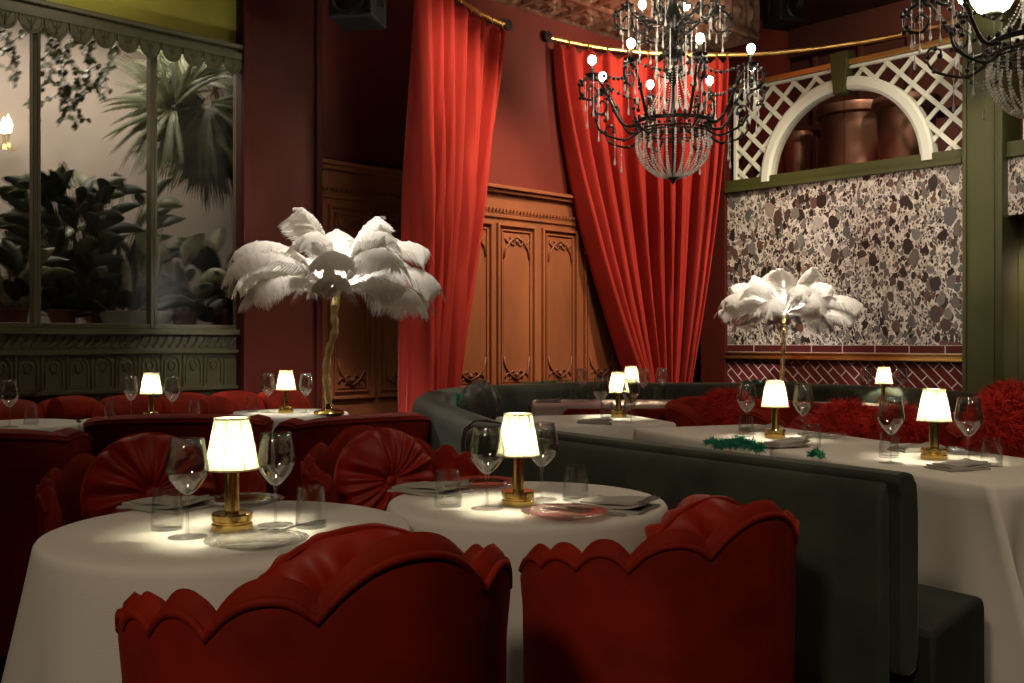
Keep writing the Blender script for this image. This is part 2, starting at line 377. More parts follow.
for k in range(3):
    w = struct(empty('window_%d' % (k+1), AB((mull[k]+mull[k+1])/2, DA+0.06, 1.25), PHI))
    hw = (mull[k+1]-mull[k])/2
    fr = MB(); m_ = 0.022
    fr.box(-hw, -hw+m_, -0.07, 0.0, 0, 1.85); fr.box(hw-m_, hw, -0.07, 0.0, 0, 1.85); fr.box(-hw, hw, -0.06, 0.0, 0, 0.03); fr.box(-hw, hw, -0.06, 0.0, 1.8, 1.85)
    struct(fr.build('window_frame', 'olive', w, smooth=False, bevel=0.004))
    pn = MB().box(-hw+m_, hw-m_, -0.032, -0.030, 0.03, 1.8); pn.f = pn.f[2:3]
    struct(pn.build('pane', 'pane', w, smooth=False))
# scalloped valance
va = MB(); sp = 0.1405; x = aW1-0.02-0.07
while x > aW0-0.3:
    hw = 0.064; rows = []
    outer = [(-hw, 0.0), (-hw, -0.075)]+[(-hw*math.cos(q*PI/10), -0.075-0.068*math.sin(q*PI/10)) for q in range(1, 10)]+[(hw, -0.075), (hw, 0)]
    n0 = len(va.v)
    for d, s_ in ((0.0, 1.0), (-0.004, 0.985), (-0.004, 0.90), (-0.001, 0.87), (-0.001, 0.70), (-0.003, 0.67)):
        rows.append([(x+px_*s_, DA-0.075+d, 3.088-(0.03*(1-s_))+pz*s_ - (0.012*(1-s_))) for px_, pz in outer])
    va.grid(rows)
    n1 = len(va.v)-len(outer); va.f.append(tuple(range(n1, n1+len(outer))))
    va.tube([(x-0.028, DA-0.075, 3.04), (x-0.012, DA-0.077, 3.0), (x, DA-0.076, 3.03), (x+0.012, DA-0.077, 3.0), (x+0.028, DA-0.075, 3.04)], 0.004, 6)
    va.tube([(x, DA-0.075, 2.972), (x, DA-0.077, 3.01)], [0.007, 0.004], 6)
    x -= sp
va.box(aW0-3, aW1, DA-0.08, DA, 3.05, 3.09)
tag(va.build('valance', 'olive', loc=(0,0,0), rz=PHI, sharp=50, solid=0.004), 'scalloped olive metal valance along the top of the greenhouse windows', 'valance')

# the greenhouse behind the glass
gx0, gx1 = aW0-0.4, aW1+1.6
struct(abbox('wall_greenhouse', 'pinkwall', [(gx0, gx1, 7.75, 7.85, 0, 3.6), (gx0-0.1, gx0, 6.35, 7.85, 0, 3.6), (gx1, gx1+0.1, 6.35, 7.85, 0, 3.6)]))
struct(abbox('floor_greenhouse', 'soil', [(gx0, gx1, 6.36, 7.75, 1.15, 1.2)]))
struct(abbox('ceiling_greenhouse', 'pinkwall', [(gx0, gx1, 6.36, 7.75, 3.55, 3.6)]))
ZG = 1.20
def leaf(mb, base, d, length, width, droop=0.5, up=(0,0,1), n=7, fold=0.15):
    d = Vector(d).normalized(); p = Vector(base); side = d.cross(Vector(up))
    if side.length < 1e-3: side = Vector((1,0,0))
    side.normalize(); rows = []
    for i in range(n+1):
        s = i/n; w = width*0.5*(math.sin(PI*min(1, s*0.97+0.03))**0.75)
        nn = side.cross(d).normalized()
        rows.append([p-side*w+nn*w*fold, p.copy(), p+side*w+nn*w*fold])
        d = (d+Vector((0,0,-1))*droop/n).normalized(); p = p+d*(length/n)
    mb.grid(rows)
def plant(name, px, b, label, kinds, pot='terracotta', potr=0.09, poth=0.16, cat='plant', group='plants behind the greenhouse glass', zb=ZG):
    q = PB(px, 330, b); root = empty(name, (q.x, q.y, zb)); tag(root, label, cat, group)
    if pot:
        MB().lathe([(0.001, 0), (potr*0.75, 0), (potr, poth), (potr*1.08, poth), (potr*1.08, poth+0.02), (potr*0.9, poth+0.02), (potr*0.88, poth-0.02), (0.001, poth-0.02)], 20).build('pot', pot, root)
    st, groups = MB(), {}
    for (x, z, dx, dz, dy, L_, W_, dr, mm) in kinds:
        mb = groups.setdefault(mm, MB())
        base = Vector((x, 0, z))
        if z > poth+0.02: st.tube([(x*0.2, 0, poth-0.03), (x*0.6, 0.0, z*0.55+poth*0.3), (x, 0, z)], 0.006, 5)
        leaf(mb, base, (dx, dy, dz), L_, W_, dr, up=(0.1, -1, 0.2))
    if st.v: st.build('stem', 'stemwood', root)
    for mm, mb in groups.items():
        mb.build('foliage', mm, root, sharp=0, solid=0.002)
    return root
def clump(n, spread, z0, z1, L_, W_, mm, dr=0.9, seed=0, lean=0.6):
    r = random.Random(seed); out = []
    for i in range(n):
        x = r.uniform(-spread, spread)*0.5; z = r.uniform(z0, z1)
        m_ = mm if isinstance(mm, str) else r.choice(mm)
        out.append((x, z, x*2/spread*lean+r.uniform(-.4, .4), r.uniform(0.3, 1), r.uniform(-.7, .3), L_*r.uniform(.6, 1.1), W_*r.uniform(.7, 1.1), dr, m_))
    return out
plant('variegated_plant', 12, 6.6, 'cream variegated plant behind the glass at the far left pane', clump(26, 0.34, 0.15, 0.46, 0.28, 0.11, ['leafpale', 'leafpale', 'leafdark', 'leaf'], seed=1))
plant('potted_shrub', 62, 6.85, 'dark bushy shrub behind the middle pane, beside the left mullion', clump(110, 0.6, 0.15, 0.98, 0.26, 0.10, ['leafdark', 'leaf', 'leafdark'], seed=2))
plant('potted_shrub', 95, 7.15, 'hazy dark shrub at the back of the greenhouse, left of the sword plant', clump(100, 1.0, 0.2, 1.05, 0.24, 0.09, ['leafdark', 'leafdark', 'leaf'], seed=3))
sw = []
r_ = random.Random(5)
for i in range(13):
    x = r_.uniform(-0.17, 0.17); sw.append((x, 0.2, x*1.1, 1, r_.uniform(-.25, .1), r_.uniform(0.32, 0.52), 0.065, 0.15, 'leafpale' if i % 2 else 'leafdark'))
for i in range(10):
    x = r_.uniform(-0.2, 0.2); sw.append((x, 0.18, x*4, 0.6, r_.uniform(-.5, .1), 0.3, 0.11, 0.9, 'leafdark'))
pl = plant('sword_plant', 124, 6.62, 'cream edged sword plant growing in the pale tapered planter', sw, pot=None, cat='plant')
tp = MB()
rows = []
for z, hx, hy in ((0, 0.165, 0.09), (0.17, 0.205, 0.12), (0.17, 0.185, 0.10), (0.12, 0.18, 0.10)):
    rows.append([(-hx, -hy, z), (hx, -hy, z), (hx, hy, z), (-hx, hy, z)])
tp.grid(rows, close_v=True, cap=True).build('planter_box', 'planter', pl, smooth=False, bevel=0.004, loc=(0.08, 0, 0))
plant('broadleaf_plant', 183, 6.75, 'tall pale leaved plant behind the right pane, below the palm', [(-0.1, 0.45, -0.35, 0.9, -.3, 0.42, 0.16, 0.7, 'leafpale'), (0.0, 0.5, 0.3, 1, -.2, 0.34, 0.13, 1.3, 'leafpale'), (0.12, 0.4, 0.9, 0.6, -.3, 0.36, 0.13, 1.2, 'leafpale'), (-0.05, 0.3, -0.8, 0.5, -.3, 0.3, 0.12, 1.0, 'leafdark'), (0.08, 0.25, 0.4, 0.7, -.4, 0.3, 0.12, 1, 'leafpale')]+clump(26, 0.35, 0.1, 0.4, 0.22, 0.09, ['leafdark', 'leaf'], seed=6))
plant('broadleaf_plant', 222, 6.72, 'dark broad leaved plant at the right end of the greenhouse', clump(46, 0.45, 0.1, 0.62, 0.26, 0.10, ['leafdark', 'leafdark', 'leafpale'], seed=8))
def fan(mb, st, c, d, R, n, blade, seed, tilt=(0, -1, 0)):
    r = random.Random(seed); d = Vector(d).normalized(); nrm = Vector(tilt); nrm = (nrm-d*nrm.dot(d)).normalized(); s = d.cross(nrm)
    for i in range(n):
        an = math.radians(-125+250*i/(n-1))
        v = d*math.cos(an)+s*math.sin(an)
        leaf(mb, Vector(c)+v*0.03, v+nrm*r.uniform(-.1, .25), R*r.uniform(.8, 1.05)*(0.75+0.25*math.cos(an*0.6)), blade, 0.35+r.random()*0.5, up=nrm, n=6, fold=0.5)
palm = empty('fan_palm', PB(232, 330, 7.2)); palm.location.z = ZG
tag(palm, 'tall fan palm with spiky fronds behind the right greenhouse pane', 'palm')
MB().lathe([(0.001, 0), (0.13, 0), (0.17, 0.25), (0.15, 0.25), (0.14, 0.2), (0.001, 0.2)], 20).build('pot', 'terracotta', palm)
pb, ps = MB(), MB(); o_ = palm.location
crown = PB(214, 92, 7.1)-o_
ps.tube(spline([(0,0,0.15), (0.03,0,0.9), tuple(crown)], 14), 0.035, 8)
for i, (px, py, b, dx, dz, R) in enumerate([(172, 108, 6.75, -0.9, 0.25, 0.45), (190, 125, 6.8, -0.7, -0.75, 0.40), (205, 105, 6.7, -0.3, -0.9, 0.50), (222, 118, 6.75, 0.4, -0.9, 0.5), (212, 75, 6.9, 0.1, 1.0, 0.34), (228, 90, 7.0, 0.9, 0.5, 0.45), (208, 150, 6.8, -0.1, -1, 0.34), (186, 85, 6.95, -0.5, 0.6, 0.4)]):
    c = PB(px, py, b)-o_
    ps.tube(spline([tuple(crown), tuple((crown+c)/2+Vector((0,0,0.05))), tuple(c)], 8), 0.010, 6)
    fan(pb, ps, c, (dx, 0.15, dz), R*1.25, 30, 0.034, i)
pb.build('foliage', 'leaf', palm, sharp=0, solid=0.002); ps.build('trunk', 'stemwood', palm)
for k, (pxs, ln, lab) in enumerate([((43, 48, 55, 62, 68, 74, 80), 0.42, 'long ivy hanging behind the scallops, right of the left mullion'), ((92, 98, 104, 110), 0.2, 'short ivy tuft hanging over the middle of the middle pane'), ((2, 12, 20), 0.26, 'ivy trailing in the top of the leftmost pane')]):
    vr = empty('hanging_ivy', PB(pxs[0], 30, 6.55)); vr.location.z = 3.50; tag(vr, lab, 'ivy', 'ivy at the top of the greenhouse')
    vs, vl = MB(), MB(); rr = random.Random(k+20)
    for px in pxs:
        q = PB(px, 30, 6.55+rr.uniform(0, .15))-vr.location; q.z = 0
        L_ = 0.5+ln*rr.uniform(0.5, 1.25); pts = [(q.x+rr.uniform(-.02, .015)*i, q.y, -L_*i/8) for i in range(9)]
        vs.tube(spline(pts, 16), 0.003, 4)
        for i in range(int(70*L_)):
            s = rr.random(); j = min(7, int(s*8)); bp = Vector(pts[j]).lerp(Vector(pts[j+1]), s*8-j)
            leaf(vl, bp, (rr.uniform(-1, 1), rr.uniform(-.8, .2), rr.uniform(-.9, .3)), rr.uniform(.03, .055), rr.uniform(.025, .04), 0.6, up=(0, -1, 0.3), n=3)
    MB().box(-0.05, 0.45, -0.05, 0.2, 0.0, 0.05).build('hanging_basket', 'olive', vr, smooth=False)
    vs.build('stem', 'stemwood', vr); vl.build('foliage', 'leaf', vr, sharp=0)
# glowing lamp added in place of a lamp reflection in the glass
gl = empty('reflection_lamp', PB(4, 150, 7.6)); tag(gl, 'added glowing lamp standing in for a lamp reflection in the leftmost greenhouse pane', 'lamp')
MB().lathe([(0.001, 0), (0.03, 0), (0.02, 0.03), (0.012, 0.05), (0.012, 0.1), (0.02, 0.11), (0.001, 0.112)], 14).tube([(0, 0, 0.03), (0, 0.08, 0.0), (0, 0.15, 0.03)], 0.008, 8).build('bracket', 'gold', gl)
MB().lathe([(0.001, 0.11), (0.026, 0.125), (0.03, 0.16), (0.014, 0.21), (0.001, 0.235)], 14).build('bulb', emit('greenhouse_bulb', (1, 0.8, 0.5, 1), 14), gl)

# column --------------------------------------------------------------------
c0, c1 = a_at(242, 6.07), a_at(321, 6.07)
struct(abbox('wall_column', 'pilaster', [(c0, c1, 6.07, 6.16, 0, ZC), (c0, c0+0.05, 6.045, 6.07, 0, ZC), (c1-0.05, c1, 6.045, 6.07, 0, ZC)], 0.008))
# panelled wall --------------------------------------------------------------
struct(abbox('wall_panelled', 'redwall', [(c1-0.1, 10.2, DA, DA+0.2, 0, ZC)]))
zt = 2.47
struct(abbox('trim_2', 'panel', [(c1, 9.0, DA-0.015, DA, 0, zt-0.06), (c1, 9.0, DA-0.06, DA, zt-0.06, zt-0.03), (c1, 9.0, DA-0.09, DA, zt-0.03, zt), (c1, 9.0, DA-0.035, DA, zt-0.265, zt-0.235), (c1, 9.0, DA-0.025, DA, zt-0.235, zt-0.215)], 0.006), 'terracotta wainscot with a cornice and frieze')
den = MB(); x = c1
while x < 9.0:
    den.box(x, x+0.02, DA-0.05, DA-0.03, zt-0.21, zt-0.19); x += 0.04
struct(den.build('trim_3', 'panel', loc=(0,0,0), rz=PHI, smooth=False), 'row of small dentils under the wainscot frieze')
def wpanel(p0, p1, n):
    a0, a1 = a_at(p0), a_at(p1); zb, ztp = 0.75, zt-0.31
    w = a1-a0; mb = MB(); y = DA-0.015
    def ring(i, d, h):
        mb.box(a0+i, a1-i, y-h, y, zb+i, zb+i+d); mb.box(a0+i, a1-i, y-h, y, ztp-i-d, ztp-i); mb.box(a0+i, a0+i+d, y-h, y, zb+i+d, ztp-i-d); mb.box(a1-i-d, a1-i, y-h, y, zb+i+d, ztp-i-d)
    ring(0, 0.022, 0.03); ring(0.05, 0.012, 0.018)
    mb.box(a0+0.075, a1-0.075, y-0.008, y, zb+0.075, ztp-0.075)
    o = struct(mb.build('wall_panel', 'panel', loc=(0,0,0), rz=PHI, smooth=False, bevel=0.004))
    cv = MB(); cx = (a0+a1)/2; hw = w/2-0.075
    for zz, s in ((ztp-0.09, -1), (zb+0.09, 1)):
        for sx in (-1, 1):
            for (r0, ox, oz) in ((0.045, 0.6, 0.03), (0.03, 0.25, 0.06)):
                pts = []
                for k in range(15):
                    t = k/14; an = t*4.4; r = r0*(1-0.75*t)
                    pts.append((cx+sx*(hw*ox+r*math.cos(an)), y-0.018, zz+s*(oz+r*math.sin(an))))
                cv.tube(pts, [0.008*(1-0.5*k/14) for k in range(15)], 5)
            cv.tube([(cx+sx*hw, y-0.014, zz+s*0.2), (cx+sx*hw*0.9, y-0.02, zz+s*0.12), (cx+sx*hw*0.5, y-0.02, zz+s*0.05), (cx, y-0.02, zz-s*0.01+s*0.02)], 0.009, 5)
        cv.sphere((cx, y-0.015, zz+s*0.05), 0.02, 8)
    struct(cv.build('panel_carving', 'carving', o, sharp=0))
for i, (p0, p1) in enumerate([(327, 372), (376, 402), (408, 440), (446, 490), (495, 533), (540, 575), (582, 615), (622, 650)]): wpanel(p0, p1, i)

# pressed tin bulkhead --------------------------------------------------------
tin = MB(); tw = 0.46; res = 22
def tinh(u, v):
    x, y = abs(u-0.5)*2, abs(v-0.5)*2; m = max(x, y); r = math.hypot(u-0.5, v-0.5)*2; an = math.atan2(v-0.5, u-0.5)
    h = 0.018 if m > 0.90 else 0.0
    h += 0.012 if 0.74 < m < 0.80 else 0
    if m < 0.74: h += 0.016*max(0, math.cos(an*4)*math.sin(r*7.5))+0.012*max(0, math.cos(an*8+r*9))
    if r < 0.16: h += 0.02*math.sqrt(1-(r/0.16)**2)
    return h
b0 = b_at(757, 8.14)
na = 12; nb_ = 2; a0 = 8.14-na*tw; bw = (DA-b0)/nb_
rows = []
for i in range(na*res+1):
    rows.append([(a0+tw*i/res, b0+bw*j/res, ZTIN-1.7*tinh((i/res) % 1, (j/res) % 1)) for j in range(nb_*res+1)])
tin.grid(rows)
hh = ZC-ZTIN; rows = []
for i in range(na*res+1):
    rows.append([(a0+tw*i/res, b0-1.7*tinh((i/res) % 1, (j/res) % 1), ZTIN+hh*j/res) for j in range(res+1)])
tin.grid(rows)
tin.box(a0, 8.14, b0+0.005, DA, ZTIN+0.005, ZC)
tin.tube([(a0, b0, ZTIN), (8.14, b0, ZTIN)], 0.028, 8); tin.tube([(8.14, b0, ZTIN), (8.14, b0, ZC)], 0.028, 8); tin.tube([(8.14, b0, ZTIN), (8.14, DA, ZTIN)], 0.028, 8)
struct(tin.build('ceiling_beam', 'tin', loc=(0,0,0), rz=PHI, sharp=60), 'pressed copper coloured tin bulkhead with rosette pattern')

# terrazzo wall ---------------------------------------------------------------
bL, bR = b_at(727.5), b_at(964); bJ = b_at(703); ZT0, ZT1 = 1.14, 2.595
def wallB(name, m, boxes, bevel=0.0, label=None): return struct(abbox(name, m, boxes, bevel), label)
wallB('wall_right', 'terrazzo', [(DB, DB+0.2, bR, bL, ZT0, ZT1)], label='pebble terrazzo slab wall')
wallB('wall_right_tiles', 'tile_row', [(DB, DB+0.2, bR, bL, 1.07, ZT0)], label='single row of oxblood tiles under the terrazzo')
wallB('wall_right_dado', 'tile_diag', [(DB, DB+0.2, bR, bL, 0, 1.0)], label='diagonal oxblood brick tiles with pale grout')
wallB('trim_4', 'rod', [(DB-0.05, DB+0.1, bR, bL, 1.005, 1.025), (DB-0.03, DB+0.1, bR, bL, 1.025, 1.055), (DB-0.045, DB+0.1, bR, bL, 1.055, 1.07)], 0.004, 'brass dado rail')
wallB('wall_jamb', 'pilaster', [(DB-0.04, DB+0.25, bL, bJ, 0, 3.6)], 0.006)
wallB('trim_5', 'post', [(DB-0.05, DB+0.16, bR, bL, ZT1, 2.63), (DB-0.02, DB+0.16, bR, bL, 2.63, 2.715)], 0.005, 'olive sill under the lattice')
bc, ro, ri, zs = 4.376, 0.815, 0.705, 2.66
zap = 0.825
tl0, tl1, tz0, tz1 = bR-0.01, b_at(735), 2.64, 3.56
lat = MB()
def bar(p0, p1, w, x0, x1):
    d = Vector((p1[0]-p0[0], p1[1]-p0[1])); d.normalize(); nx, ny = -d.y*w/2, d.x*w/2; n = len(lat.v)
    for xx in (x0, x1):
        lat.v += [(xx, p0[0]+nx, p0[1]+ny), (xx, p1[0]+nx, p1[1]+ny), (xx, p1[0]-nx, p1[1]-ny), (xx, p0[0]-nx, p0[1]-ny)]
    lat.f += [tuple(n+i for i in q) for q in ((0,1,2,3), (7,6,5,4), (0,4,5,1), (1,5,6,2), (2,6,7,3), (3,7,4,0))]
def inside(y, z):
    if not (tl0 <= y <= tl1 and tz0 <= z <= tz1): return False
    q = ((y-bc)/(ro-0.03))**2+(max(0, z-zs)/(zap-0.03))**2
    return not (q < 1 and True)
for sgn, xo in ((1, 0.0), (-1, 0.014)):
    c = -8.0
    while c < 14:
        run = None; y = tl0-1.2
        N = 700
        for i in range(N+1):
            yy = tl0-0.1+(tl1-tl0+0.2)*i/N; zz = sgn*(yy-tl0)+c
            ins = inside(yy, zz)
            if ins and run is None: run = (yy, zz)
            if ins: last = (yy, zz)
            if (not ins or i == N) and run is not None:
                if abs(last[0]-run[0]) > 0.015: bar(run, last, 0.038, DB+0.02+xo, DB+0.034+xo)
                run = None
        c += 0.222
lo = lat.build('lattice', 'white', loc=(0,0,0), rz=PHI, smooth=False)
tag(lo, 'white diagonal garden lattice above the terrazzo wall, around the arch', 'lattice')
wallB('trim_6', 'white', [(DB+0.005, DB+0.05, tl0, tl1, tz1-0.005, tz1+0.022), (DB+0.005, DB+0.05, tl1-0.01, tl1+0.02, tz0, tz1)], 0.003, 'thin white edging strip of the lattice')
wallB('trim_7', 'rod', [(DB-0.02, DB+0.08, bR-0.3, bL+0.05, 3.585, 3.63)], 0.004, 'gilded strip along the top of the lattice')
ar = MB(); rows = []
for k in range(41):
    an = PI*k/40; cs, sn = math.cos(an), math.sin(an)
    q = [(bc+ro*cs, zs+zap*sn), (bc+ri*cs, zs+(zap-0.11)*sn)]
    rows.append([(DB-0.015, q[0][0], q[0][1]), (DB-0.03, (q[0][0]*.8+q[1][0]*.2), q[0][1]*.8+q[1][1]*.2), (DB-0.03, (q[0][0]*.25+q[1][0]*.75), q[0][1]*.25+q[1][1]*.75), (DB-0.012, q[1][0], q[1][1]), (DB+0.09, q[1][0], q[1][1]), (DB+0.09, q[0][0], q[0][1])])
ar.grid(rows, close_v=True, cap=True)
an_ = struct(ar.build('window_4', 'white', loc=(0,0,0), rz=PHI, sharp=25), 'white semicircular arch frame in the lattice')
pn = MB(); n = 40
for (s0, s1) in ((0, 20), (20, 40)):
    pts = [(DB+0.045, bc+(ri+0.01)*math.cos(PI*k/n), zs+(zap-0.1)*math.sin(PI*k/n)) for k in range(s0, s1+1)]
    pts.append((DB+0.045, bc, zs))
    m0 = len(pn.v); pn.v += pts; pn.f.append(tuple(range(m0, m0+len(pts))))
pn.box(DB+0.04, DB+0.05, bc-0.006, bc+0.006, zs, zs+zap-0.1)  # thin bar drawn for a reflected vertical line in the glass
M['archglass'] = thin_glass('tinted_arch_glass', (0.86, 0.80, 0.76, 1), 0.04, 0.05, 0.3, 0.2)
struct(pn.build('pane', 'archglass', an_, smooth=False))
kw = MB(); z0_, z1_ = 3.34, 3.70
kw.grid([[(DB-0.05, bc-0.055, z0_), (DB-0.06, bc-0.085, z1_)], [(DB-0.05, bc+0.055, z0_), (DB-0.06, bc+0.085, z1_)], [(DB+0.1, bc+0.055, z0_), (DB+0.1, bc+0.085, z1_)], [(DB+0.1, bc-0.055, z0_), (DB+0.1, bc-0.085, z1_)]], close_u=True)
kw.f += [(0, 6, 4, 2), (1, 3, 5, 7)]
struct(kw.build('trim_8', 'post', loc=(0,0,0), rz=PHI, smooth=False, bevel=0.004), 'olive keystone on the arch')
# post and the bay right of it
p0, p1 = b_at(1003, DB-0.1), b_at(963, DB-0.1)
struct(abbox('wall_post', 'post', [(DB-0.1, DB+0.25, p0, p1, 0, ZC), (DB-0.118, DB-0.1, p0, p0+0.035, 0, ZC), (DB-0.118, DB-0.1, p1-0.03, p1, 0, ZC), (DB-0.112, DB-0.1, p0+0.06, p0+0.068, 0, ZC)], 0.005))
wallB('wall_right_bay', 'terrazzo', [(DB, DB+0.2, p0-1.2, p0, 2.15, ZT1)], label='terrazzo lintel right of the green post')
wallB('trim_9', 'post', [(DB-0.03, DB+0.16, p0-1.2, p0, ZT1, 2.715)], 0.004)
wallB('trim_10', 'white', [(DB+0.02, DB+0.05, p0-0.28, p0-0.1, 2.7, 3.0), (DB+0.02, DB+0.05, p0-1.2, p0, 3.5, 3.56)], 0.004)
wallB('wall_bay_reveal', 'post', [(DB+0.2, DB+1.0, p0-0.005, p0+0.02, 0, 2.15)])
wallB('wall_bay', 'terrazzo', [(DB+0.75, DB+0.9, p0-1.6, p0-0.02, 0, 1.95)])
wallB('trim_11', 'tile_row', [(DB+0.70, DB+0.9, p0-1.6, p0-0.02, 1.45, 1.62)])
# room above and behind
wallB('wall_back', 'backwall', [(10.3, 10.5, 0.0, 8.0, 0, ZC)])
wallB('trim_12', 'backwall', [(10.15, 10.3, 0.0, 8.0, 4.42, ZC), (10.2, 10.3, 0.0, 8.0, 3.55, 3.62)]+[(10.26, 10.3, y, y+0.06, 2.6, 4.42) for y in [2.0+0.55*i for i in range(9)]], 0.01, 'mouldings on the red wall behind the lattice')
wallB('floor_mezzanine', 'pilaster', [(DB+0.2, 10.3, 2.9, 6.1, 2.5, 2.56)])
def drum(px, a, w, py_top, label):
    q = PA(px, 200, a); r = w*q.y/F/2; h = EYE-(py_top-CY)*q.y/F-2.56
    root = empty('bronze_drum', (q.x, q.y, 2.56)); tag(root, label, 'drum', 'bronze drums behind the arch window')
    MB().lathe([(0.001, 0), (r*0.80, 0), (r*0.80, 0.03), (r*0.76, 0.05), (r*0.86, h*0.55), (r*0.93, h-0.13), (r*0.93, h-0.12), (0.001, h-0.12)], 40).build('body', 'bronze', root, sharp=50)
    MB().lathe([(0.001, h-0.12), (r*0.95, h-0.12), (r*1.04, h-0.10), (r*1.06, h-0.05), (r*1.02, h-0.01), (r*0.9, h), (0.001, h+0.01)], 40).build('lid', 'bronze', root, sharp=50)
drum(855, 9.3, 72, 107, 'widest bronze drum in the middle of the arch window')
drum(906, 9.0, 62, 98, 'bronze drum cut off by the right side of the arch window')
drum(797, 9.5, 30, 133, 'narrow dark bronze drum at the left of the arch window')
# stage lights
def stage(px, py, Z, rz, label, hang):
    q = P(px, py, Z); root = empty('stage_light', q, rz); tag(root, label, 'stage light')
    MB().box(-0.15, 0.15, -0.16, 0.16, -0.12, 0.12).build('body', 'black', root, smooth=False, bevel=0.02)
    MB().lathe([(0.001, 0.0), (0.10, 0.0), (0.11, 0.03), (0.09, 0.04), (0.001, 0.015)], 24).xf(Matrix.Translation((0, -0.16, 0)) @ Matrix.Rotation(PI/2, 4, 'X')).build('lens', 'iron', root)
    b_ = MB(); b_.tube([(-0.17, 0, -0.02), (-0.17, 0, 0.2), (0.17, 0, 0.2), (0.17, 0, -0.02)], 0.012, 6); b_.tube([(0, 0, 0.2), (0, 0, hang)], 0.015, 8)
    b_.build('bracket', 'black', root)
stage(785, 13, 9.4, 0.3, 'black stage light hanging over the lattice, right of the chandelier', ZC-P(785, 13, 9.4).z)
stage(358, 6, 6.6, -0.2, 'black stage light high in the dark corner left of the curtain', ZC-P(358, 6, 6.6).z)
# ------------------------------------------------------------------ curtains and rods
def make_rod(name, pts, label, ring_at):
    root = empty(name, pts[0]); tag(root, label, 'curtain rod')
    sp = spline([p-pts[0] for p in pts], 80)
    MB().tube(sp, 0.024, 10).build('pole', 'rod', root)
    bk = MB(); d = AB(0, 1)
    bk.tube([d*(-0.02), d*0.10], 0.035, 10); bk.tube([d*(-0.03), d*(-0.012)], 0.05, 12)
    bk.build('bracket', 'iron', root)
    return root
def make_curtain(name, tops, bots, zt_, zg, label, nf, seed, power=1.5, amp=0.055):
    r = random.Random(seed); NU, NV = nf*16, 70
    T_, B_ = spline(tops, NU), spline(bots, NU)
    ph = [r.uniform(-.5, .5) for _ in range(nf+2)]; am = [r.uniform(.65, 1.25) for _ in range(nf+2)]
    org = Vector((B_[NU//2].x, B_[NU//2].y, 0)); rows = []
    for i in range(NU+1):
        s = i/NU; col = []
        k = s*nf; j = int(k); fr = k-j
        def fold(k):
            j = int(k); fr = k-j; pj = ph[j]*(1-fr)+ph[j+1]*fr; aj = am[j]*(1-fr)+am[j+1]*fr
            a_ = 2*PI*(k+0.5*pj); return aj*(math.sin(a_)+0.28*math.sin(2*a_+0.8)+0.22*math.sin(2.7*a_+pj*6))
        t0 = (T_[min(i+1, NU)]-T_[max(i-1, 0)]); t0.z = 0; t0.normalize()
        n0 = Vector((t0.y, -t0.x, 0))
        for v in range(NV+1):
            t = v/NV; z = zt_*(1-t)+0.02*t
            g = min(1, (zt_-z)/(zt_-zg))**power
            p = T_[i].lerp(B_[i], g)
            am_ = amp*(0.55+0.75*min(1, t*2.5)) + 0.02*g
            off = am_*fold(k+0.25*t*math.sin(seed+s*9))+0.012*math.sin(k*11+t*5)*t
            if v == 0: off *= 0.5
            p = p+n0*off
            sag = 0.05*(0.5-0.5*math.cos(2*PI*k)) if v < 1 else 0.05*(0.5-0.5*math.cos(2*PI*k))*max(0, 1-v/4)
            col.append((p.x-org.x, p.y-org.y, z-sag))
        rows.append(col)
    root = empty(name, org); tag(root, label, 'curtain', 'red velvet curtains on brass rods')
    MB().grid(rows).build('drape', 'curtain', root, sharp=0, solid=0.006)
    for k in range(nf+1):
        p = T_[min(NU, k*16)]-org
        ring = [(p.x, p.y+0.034*math.cos(q*PI/6), zt_+0.025+0.034*math.sin(q*PI/6)) for q in range(13)]
        MB().tube(ring, 0.005, 5).build('curtain_ring', 'rod', root)
    return root
ZR = 3.83
r2 = [AB(6.19, 6.13, ZR), AB(6.75, 6.02, ZR), AB(7.25, 5.79, ZR), AB(7.72, 5.42, ZR), AB(8.05, 5.0, ZR), AB(8.28, 4.45, ZR), AB(8.37, 3.91, ZR), AB(8.3, 3.2, ZR), AB(8.0, 2.4, ZR)]
r1 = [AB(5.71, 6.13, ZR), AB(5.36, 6.06, ZR), AB(5.0, 5.92, ZR), AB(4.55, 5.72, ZR), AB(4.22, 5.45, ZR), AB(3.85, 5.0, ZR), AB(3.6, 4.3, ZR), AB(3.55, 3.5, ZR)]
make_rod('curtain_rod', r2, 'long curved brass rod carrying the wide curtain behind the chandelier', 0)
make_rod('curtain_rod', r1, 'curved brass rod carrying the narrow curtain left of the panelled wall', 0)
zz = ZR-0.05
def at(px, Z): return Vector(((px-CX)*Z/F, Z, 0))
def flat(p): return Vector((p.x, p.y, 0))
tops2 = [flat(p) for p in (AB(6.24, 6.06), AB(6.70, 5.98), AB(7.16, 5.78), AB(7.50, 5.53), AB(7.73, 5.31))]
make_curtain('curtain', tops2, [at(634, 9.0), at(646, 9.2), at(661, 9.25), at(677, 9.2), at(690, 9.0)], zz, 0.80, 'wide scarlet velvet curtain behind the chandelier, gathered narrower at its foot', 10, 3, 1.55, 0.085)
tops1 = [flat(p) for p in (AB(5.62, 6.08), AB(5.32, 6.02), AB(5.0, 5.88), AB(4.55, 5.68), AB(4.25, 5.45))]
make_curtain('curtain', tops1, [at(447, 7.55), at(438, 7.45), at(429, 7.35), at(421, 7.2), at(413, 7.0)], zz, 0.80, 'narrow scarlet velvet curtain between the big feather lamp and the panelled wall', 8, 8, 1.15, 0.085)

